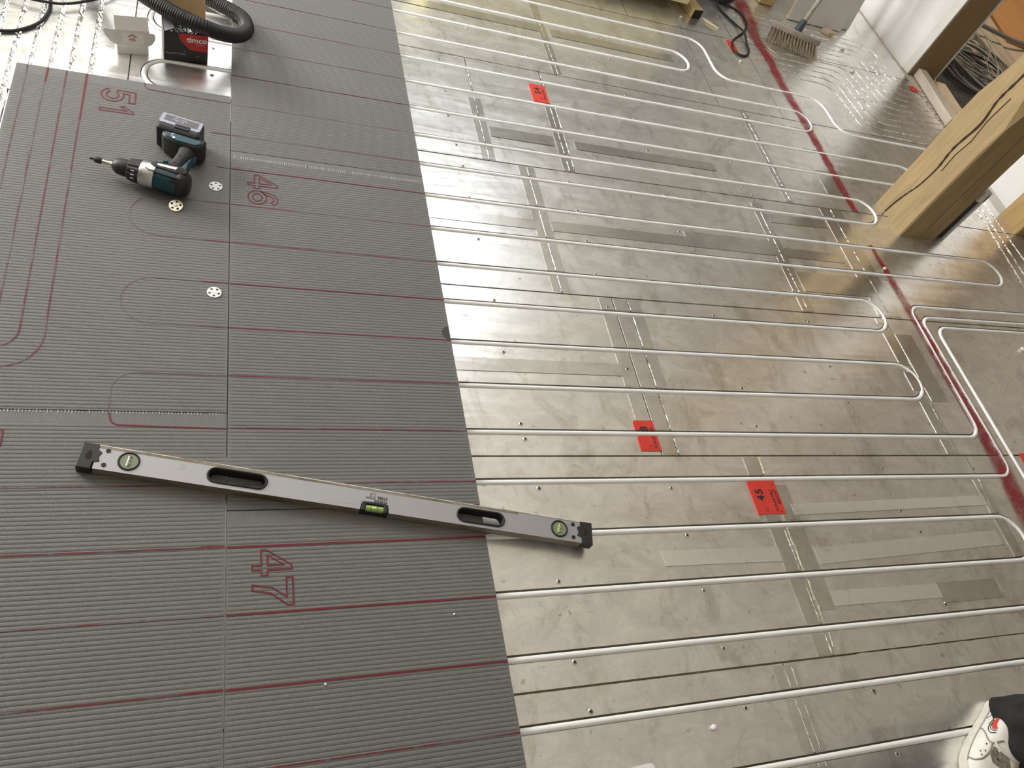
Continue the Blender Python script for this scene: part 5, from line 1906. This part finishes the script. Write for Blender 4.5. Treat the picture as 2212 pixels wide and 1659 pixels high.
for x0, x1, y0, y1, h, m, lab in PL:
    o = box('loose_plank', (x0 - (x0 + x1) / 2, -(y1 - y0) / 2, 0), (x1 - (x0 + x1) / 2, (y1 - y0) / 2, h), m, None, 0.003)
    o.location = ((x0 + x1) / 2, (y0 + y1) / 2, -0.0035)
    o.rotation_euler = (0, 0, math.radians(-3))
    tag(o, lab, 'plank', 'planks lying beyond the doorway')
o = box('plywood_sheet', (-0.45, -0.9, 0), (0.45, 0.9, 0.018), 'ply_orange', None, 0.002)
o.location = (5.72, 2.02, 0.009)
o.rotation_euler = (0, 0, math.radians(-14))
tag(o, 'orange-brown plywood sheet at the top right corner', 'sheet')
o = sweep('grey_conduit', catmull([(4.55, 1.25, 0.10), (4.80, 1.20, 0.08), (5.05, 1.18, 0.06), (5.30, 1.24, 0.05), (5.6, 1.38, 0.05)], 8), 0.014, 'cable_grey', None, 10)
tag(o, 'bent grey conduit crossing the tan planks beyond the doorway', 'conduit')

# ------------------------------------------------------------------ sheet of paper at the bottom edge
o = extrude_poly('paper_sheet', fillet([(0.745, -2.99), (0.865, -2.99), (0.908, -2.800), (0.73, -2.812), (0.745, -2.99)], 0.012, 5)[:-1], 0, 0.0015, 'paper_white')
o.location.z = 0.004
tag(o, 'white sheet of paper cut off by the bottom edge', 'paper')

# ------------------------------------------------------------------ person at the lower right


def person():
    fx, fy = 1.983, -2.903
    head = math.atan2(-0.64, -0.77)
    root = empty('person', (fx, fy, 0), 0, 'person in black trousers and a white sneaker at the lower right corner', 'person')
    # figure as one skinned surface (above the trousers' hems)
    v = [(0.03, -0.02, 0.16), (0.06, 0.0, 0.50), (0.10, -0.06, 0.93), (0.32, -0.30, 0.16), (0.26, -0.22, 0.50), (0.20, -0.14, 0.98), (0.20, -0.14, 1.20), (0.20, -0.14, 1.42), (0.20, -0.14, 1.52), (0.18, -0.15, 1.66),
         (0.05, -0.02, 1.40), (0.02, -0.05, 1.14), (-0.02, -0.14, 0.94), (0.35, -0.26, 1.40), (0.38, -0.29, 1.14), (0.34, -0.32, 0.92), (0.17, -0.155, 1.76)]
    e = [(0, 1), (1, 2), (2, 5), (3, 4), (4, 5), (5, 6), (6, 7), (7, 8), (8, 9), (9, 16), (7, 10), (10, 11), (11, 12), (7, 13), (13, 14), (14, 15)]
    r_ = [0.062, 0.072, 0.098, 0.062, 0.072, 0.135, 0.130, 0.125, 0.058, 0.095, 0.060, 0.048, 0.036, 0.060, 0.048, 0.036, 0.085]
    me = bpy.data.meshes.new('figure')
    me.from_pydata(v, e, [])
    o = bpy.data.objects.new('figure', me)
    link(o, root)
    sk = o.modifiers.new('skin', 'SKIN')
    lay = me.skin_vertices[0].data
    for i, rr in enumerate(r_):
        lay[i].radius = (rr, rr)
    lay[5].use_root = True
    ss = o.modifiers.new('sub', 'SUBSURF')
    ss.levels = ss.render_levels = 2
    me.materials.append(MATS['jacket'])
    # near trouser leg: draped tube with folds down to a wide hem
    V, F = [], []
    m, rings = 40, 26
    for j in range(rings):
        t = j / (rings - 1)
        z = 0.055 + 0.50 * t
        cx, cy = 0.005 + 0.05 * t, 0.0 + 0.0 * t
        for i in range(m):
            a = 2 * math.pi * i / m
            base = 0.104 - 0.020 * t + 0.010 * math.exp(-((z - 0.075) / 0.03) ** 2)
            fold = 0.007 * math.sin(2 * a + 9 * z * 8) * math.exp(-t * 1.5) + 0.006 * math.sin(5 * a - 40 * z)
            dz = 0.03 * math.cos(a - head) * math.exp(-t * 6)
            V.append((cx + (base + fold) * math.cos(a) * 1.05, cy + (base + fold) * math.sin(a), z + dz))
    for j in range(rings - 1):
        for i in range(m):
            k = (i + 1) % m
            F.append((j * m + i, j * m + k, (j + 1) * m + k, (j + 1) * m + i))
    o = mesh('trouser_leg', V, F, 'trouser', root, True)
    sm = o.modifiers.new('thick', 'SOLIDIFY')
    sm.thickness = 0.003
    # drawn-up seam loop on the trouser side
    pts = []
    for k in range(19):
        a = math.radians(200 + 6 * math.sin(k / 18 * 2 * math.pi))
        z = 0.155 + 0.055 * math.cos(k / 18 * 2 * math.pi)
        pts.append((0.008 + 0.112 * math.cos(a), 0.104 * math.sin(a), z))
    sweep('trouser_drawcord', pts, 0.0035, 'trouser_seam', root, 6)
    # far trouser leg
    V, F = [], []
    for j in range(12):
        t = j / 11
        for i in range(24):
            a = 2 * math.pi * i / 24
            rr = 0.092 - 0.012 * t
            V.append((0.32 - 0.05 * t + rr * math.cos(a), -0.30 + 0.06 * t + rr * math.sin(a), 0.07 + 0.46 * t))
    for j in range(11):
        for i in range(24):
            k = (i + 1) % 24
            F.append((j * 24 + i, j * 24 + k, (j + 1) * 24 + k, (j + 1) * 24 + i))
    mesh('trouser_leg', V, F, 'trouser', root, True)

    def shoe(ox, oy, hd, detail):
        # local: +x to the toe, heel at x=-0.085, width in y; ankle above origin
        M = Matrix.Translation((ox, oy, 0)) @ Matrix.Rotation(hd, 4, 'Z')
        # outline of the sole (half widths)
        xs = np.linspace(-0.095, 0.205, 26)
        def hw(x):
            t = (x + 0.095) / 0.30
            base = 0.036 + 0.020 * math.sin(min(1, max(0, (t - 0.15) / 0.7)) * math.pi * 0.62) - 0.003 * math.sin(t * math.pi * 2)
            endh = math.sqrt(max(0, 1 - max(0, (0.12 - t) / 0.12) ** 2))
            endt = math.sqrt(max(0, 1 - max(0, (t - 0.76) / 0.24) ** 2))
            return base * max(0.02, endh) * max(0.02, endt)
        ring = [(x, hw(x)) for x in xs] + [(x, -hw(x)) for x in xs[::-1]]
        n = len(ring)

        def layer(sc_in, zf):
            L_ = []
            for x, y in ring:
                cx = 0.055
                L_.append(((x - cx) * sc_in + cx, y * sc_in, zf(x)))
            return L_
        toe = lambda x: 0.006 * max(0, (x - 0.12) / 0.085) ** 2
        lev = [layer(0.985, lambda x: 0.0 + toe(x)), layer(1.03, lambda x: 0.008 + toe(x)), layer(1.035, lambda x: 0.026 + toe(x)), layer(1.0, lambda x: 0.034 + toe(x))]
        V = [p for L_ in lev for p in L_]
        F = []
        for j in range(len(lev) - 1):
            for i in range(n):
                k = (i + 1) % n
                F.append((j * n + i, j * n + k, (j + 1) * n + k, (j + 1) * n + i))
        F.append(tuple(range(n))[::-1])
        F.append(tuple(range((len(lev) - 1) * n, len(lev) * n)))
        so = mesh('sneaker_sole', [M @ Vector(p) for p in V], F, 'shoe_sole', root, True)
        # upper: cross sections along the length

        def top(x):
            return float(np.interp(x, [-0.095, -0.07, -0.02, 0.03, 0.08, 0.12, 0.16, 0.19, 0.205], [0.070, 0.080, 0.090, 0.098, 0.086, 0.073, 0.064, 0.050, 0.036]))

        def upt(x, s):
            """point on the upper: s in [-1,1] across, 0 at the ridge"""
            hw_ = hw(x) * 0.985
            zt = top(x)
            a = s * math.pi / 2
            yy = hw_ * math.copysign(abs(math.sin(a)) ** 0.62, a)
            zz = 0.030 + (zt - 0.030) * max(0, math.cos(a)) ** 0.62
            return Vector((x, yy, zz))
        V, F = [], []
        mm = 21
        xs2 = np.linspace(-0.0945, 0.2045, 34)
        for x in xs2:
            for k in range(mm):
                V.append(M @ upt(x, -1 + 2 * k / (mm - 1)))
        for i in range(len(xs2) - 1):
            for k in range(mm - 1):
                a = i * mm + k
                F.append((a, a + 1, a + mm + 1, a + mm))
        mesh('sneaker_upper', V, F, 'shoe_white', root, True)
        if not detail:
            return
        # decals laid on the upper; s<0 is the outer side facing the camera

        def decal(name, pts, mat, lift=0.0012):
            c = upt(sum(p[0] for p in pts) / len(pts), sum(p[1] for p in pts) / len(pts))
            V = []
            for x, s in pts:
                p = upt(x, s)
                q = upt(x, s * 1.0)
                nrm = Vector((0, math.sin(s * math.pi / 2), math.cos(s * math.pi / 2) + 0.3)).normalized()
                V.append(M @ (p + nrm * lift))
            return mesh(name, V, [tuple(range(len(V)))], mat, root)

        def line(name, pts, rad, mat):
            P_ = []
            for q in catmull([(x, s, 0) for x, s in pts], 6):
                p = upt(q.x, max(-0.99, min(0.99, q.y)))
                nrm = Vector((0, math.sin(q.y * math.pi / 2), math.cos(q.y * math.pi / 2) + 0.3)).normalized()
                P_.append(M @ (p + nrm * 0.0008))
            return sweep(name, P_, rad, mat, root, 6)
        sg = -1
        sw = [(0.000, 0.62), (0.020, 0.70), (0.040, 0.70), (0.052, 0.60), (0.046, 0.44), (0.040, 0.52), (0.030, 0.58), (0.012, 0.56)]
        decal('swoosh', [(x, sg * s) for x, s in sw], 'swoosh_red')
        line('swoosh_outline', [(x, sg * s) for x, s in [(-0.004, 0.66), (0.022, 0.78), (0.048, 0.76), (0.064, 0.60), (0.060, 0.42)]], 0.0012, 'swoosh_black')
        line('swoosh_outline', [(x, sg * s) for x, s in [(0.018, 0.72), (0.042, 0.72), (0.055, 0.60), (0.052, 0.44)]], 0.0010, 'swoosh_black')
        decal('gold_tip', [(x, sg * s) for x, s in [(0.024, 0.80), (0.034, 0.80), (0.032, 0.84), (0.022, 0.84)]], 'gold')
        line('panel_seam', [(x, sg * s) for x, s in [(0.045, 0.96), (0.062, 0.80), (0.085, 0.55), (0.090, 0.34), (0.070, 0.12)]], 0.0022, 'shoe_line')
        line('panel_seam', [(x, sg * s) for x, s in [(0.090, 0.36), (0.115, 0.30), (0.14, 0.42), (0.15, 0.70), (0.145, 0.95)]], 0.0022, 'shoe_line')
        line('panel_seam', [(x, sg * s) for x, s in [(-0.03, 0.60), (-0.01, 0.86), (0.004, 0.97)]], 0.0012, 'shoe_line')
        decal('mesh_patch', [(x, sg * s) for x, s in [(0.096, 0.26), (0.120, 0.24), (0.134, 0.10), (0.130, -0.10), (0.112, -0.16), (0.096, -0.04)]], 'shoe_mesh')
        line('lace', [(x, sg * s) for x, s in [(0.086, 0.30), (0.094, 0.0), (0.084, -0.34)]], 0.0032, 'shoe_white')
        for x, s in ((0.10, 0.50), (0.118, 0.42), (0.124, 0.58), (0.132, 0.48), (0.104, 0.12), (0.118, 0.04)):
            decal('air_hole', [(x + 0.0022 * math.cos(a), sg * (s + 0.022 * math.sin(a))) for a in np.linspace(0, 2 * math.pi, 9)[:-1]], 'crack_dark', 0.0016)
        line('sole_groove', [(x, sg * 0.985) for x in (-0.07, -0.02, 0.04, 0.10, 0.15)], 0.0016, 'shoe_line')
    shoe(-0.053, 0.038, head, True)
    shoe(0.32, -0.31, head - 0.5, False)
    return root


person()


# ------------------------------------------------------------------ hang small pieces on the part they belong to


def centre(o):
    b = [Vector(c) for c in o.bound_box]
    return sum(b, Vector()) / 8


def nest(thing_name, part_name, prefixes):
    for root in [o for o in COL.objects if o.parent is None and o.name.split('.')[0] == thing_name]:
        kids = [c for c in COL.objects if c.parent == root]
        parts = [c for c in kids if c.name.split('.')[0] == part_name]
        if not parts:
            continue
        for c in kids:
            if c.name.split('.')[0] in prefixes:
                best = min(parts, key=lambda p: (centre(p) - centre(c)).length)
                c.parent = best


nest('spirit_level', 'vial_ring', ('vial_window', 'vial_tube'))
nest('spirit_level', 'end_cap', ('hang_slot',))
nest('spirit_level', 'cradle', ('cradle_cheek', 'cradle_top', 'level_vial', 'bubble'))
nest('spirit_level', 'body', ('rivet', 'print', 'emblem', 'pencil_scribble', 'grime_strip', 'rail'))
nest('cordless_drill', 'battery', ('battery_frame', 'battery_label', 'battery_latch', 'latch_bar', 'worn_print', 'battery_shoulder'))
nest('cordless_drill', 'handle_foot', ('foot_pad', 'foot_screw', 'foot_mark'))
nest('cordless_drill', 'motor_housing', ('side_stripe', 'lower_stripe', 'rating_label', 'vent_slot', 'rear_cover'))
nest('cordless_drill', 'chuck', ('chuck_jaw',))
nest('cordless_drill', 'bit_holder', ('bit_sleeve', 'screwdriver_bit'))
nest('cordless_drill', 'torque_ring', ('scale_mark',))
nest('cordless_drill', 'handle', ('handle_spine', 'housing_screw', 'trigger', 'direction_switch'))
nest('screw_box', 'carton', ('red_panel', 'print', 'barcode_mark'))
nest('small_carton', 'front_panel', ('label', 'house_logo', 'small_print', 'tuck_flap', 'dust_flap'))
nest('person', 'sneaker_upper', ('swoosh', 'swoosh_outline', 'gold_tip', 'panel_seam', 'mesh_patch', 'lace', 'air_hole'))
nest('person', 'sneaker_sole', ('sole_groove',))
nest('person', 'trouser_leg', ('trouser_drawcord',))
nest('floor_board', 'board_face', ('marker_line', 'glue_stitching', 'damp_spot', 'outline_digit_4', 'outline_digit_5', 'outline_digit_6', 'outline_digit_7', 'outline_digit_1'))
nest('number_sticker', 'paper', ('print', 'emblem', 'small_print'))
nest('oak_post', 'timber', ('crack',))
nest('broom', 'broom_head', ('bristles', 'socket'))
nest('fixing_washer', 'disc', ('centre_boss', 'screw'))
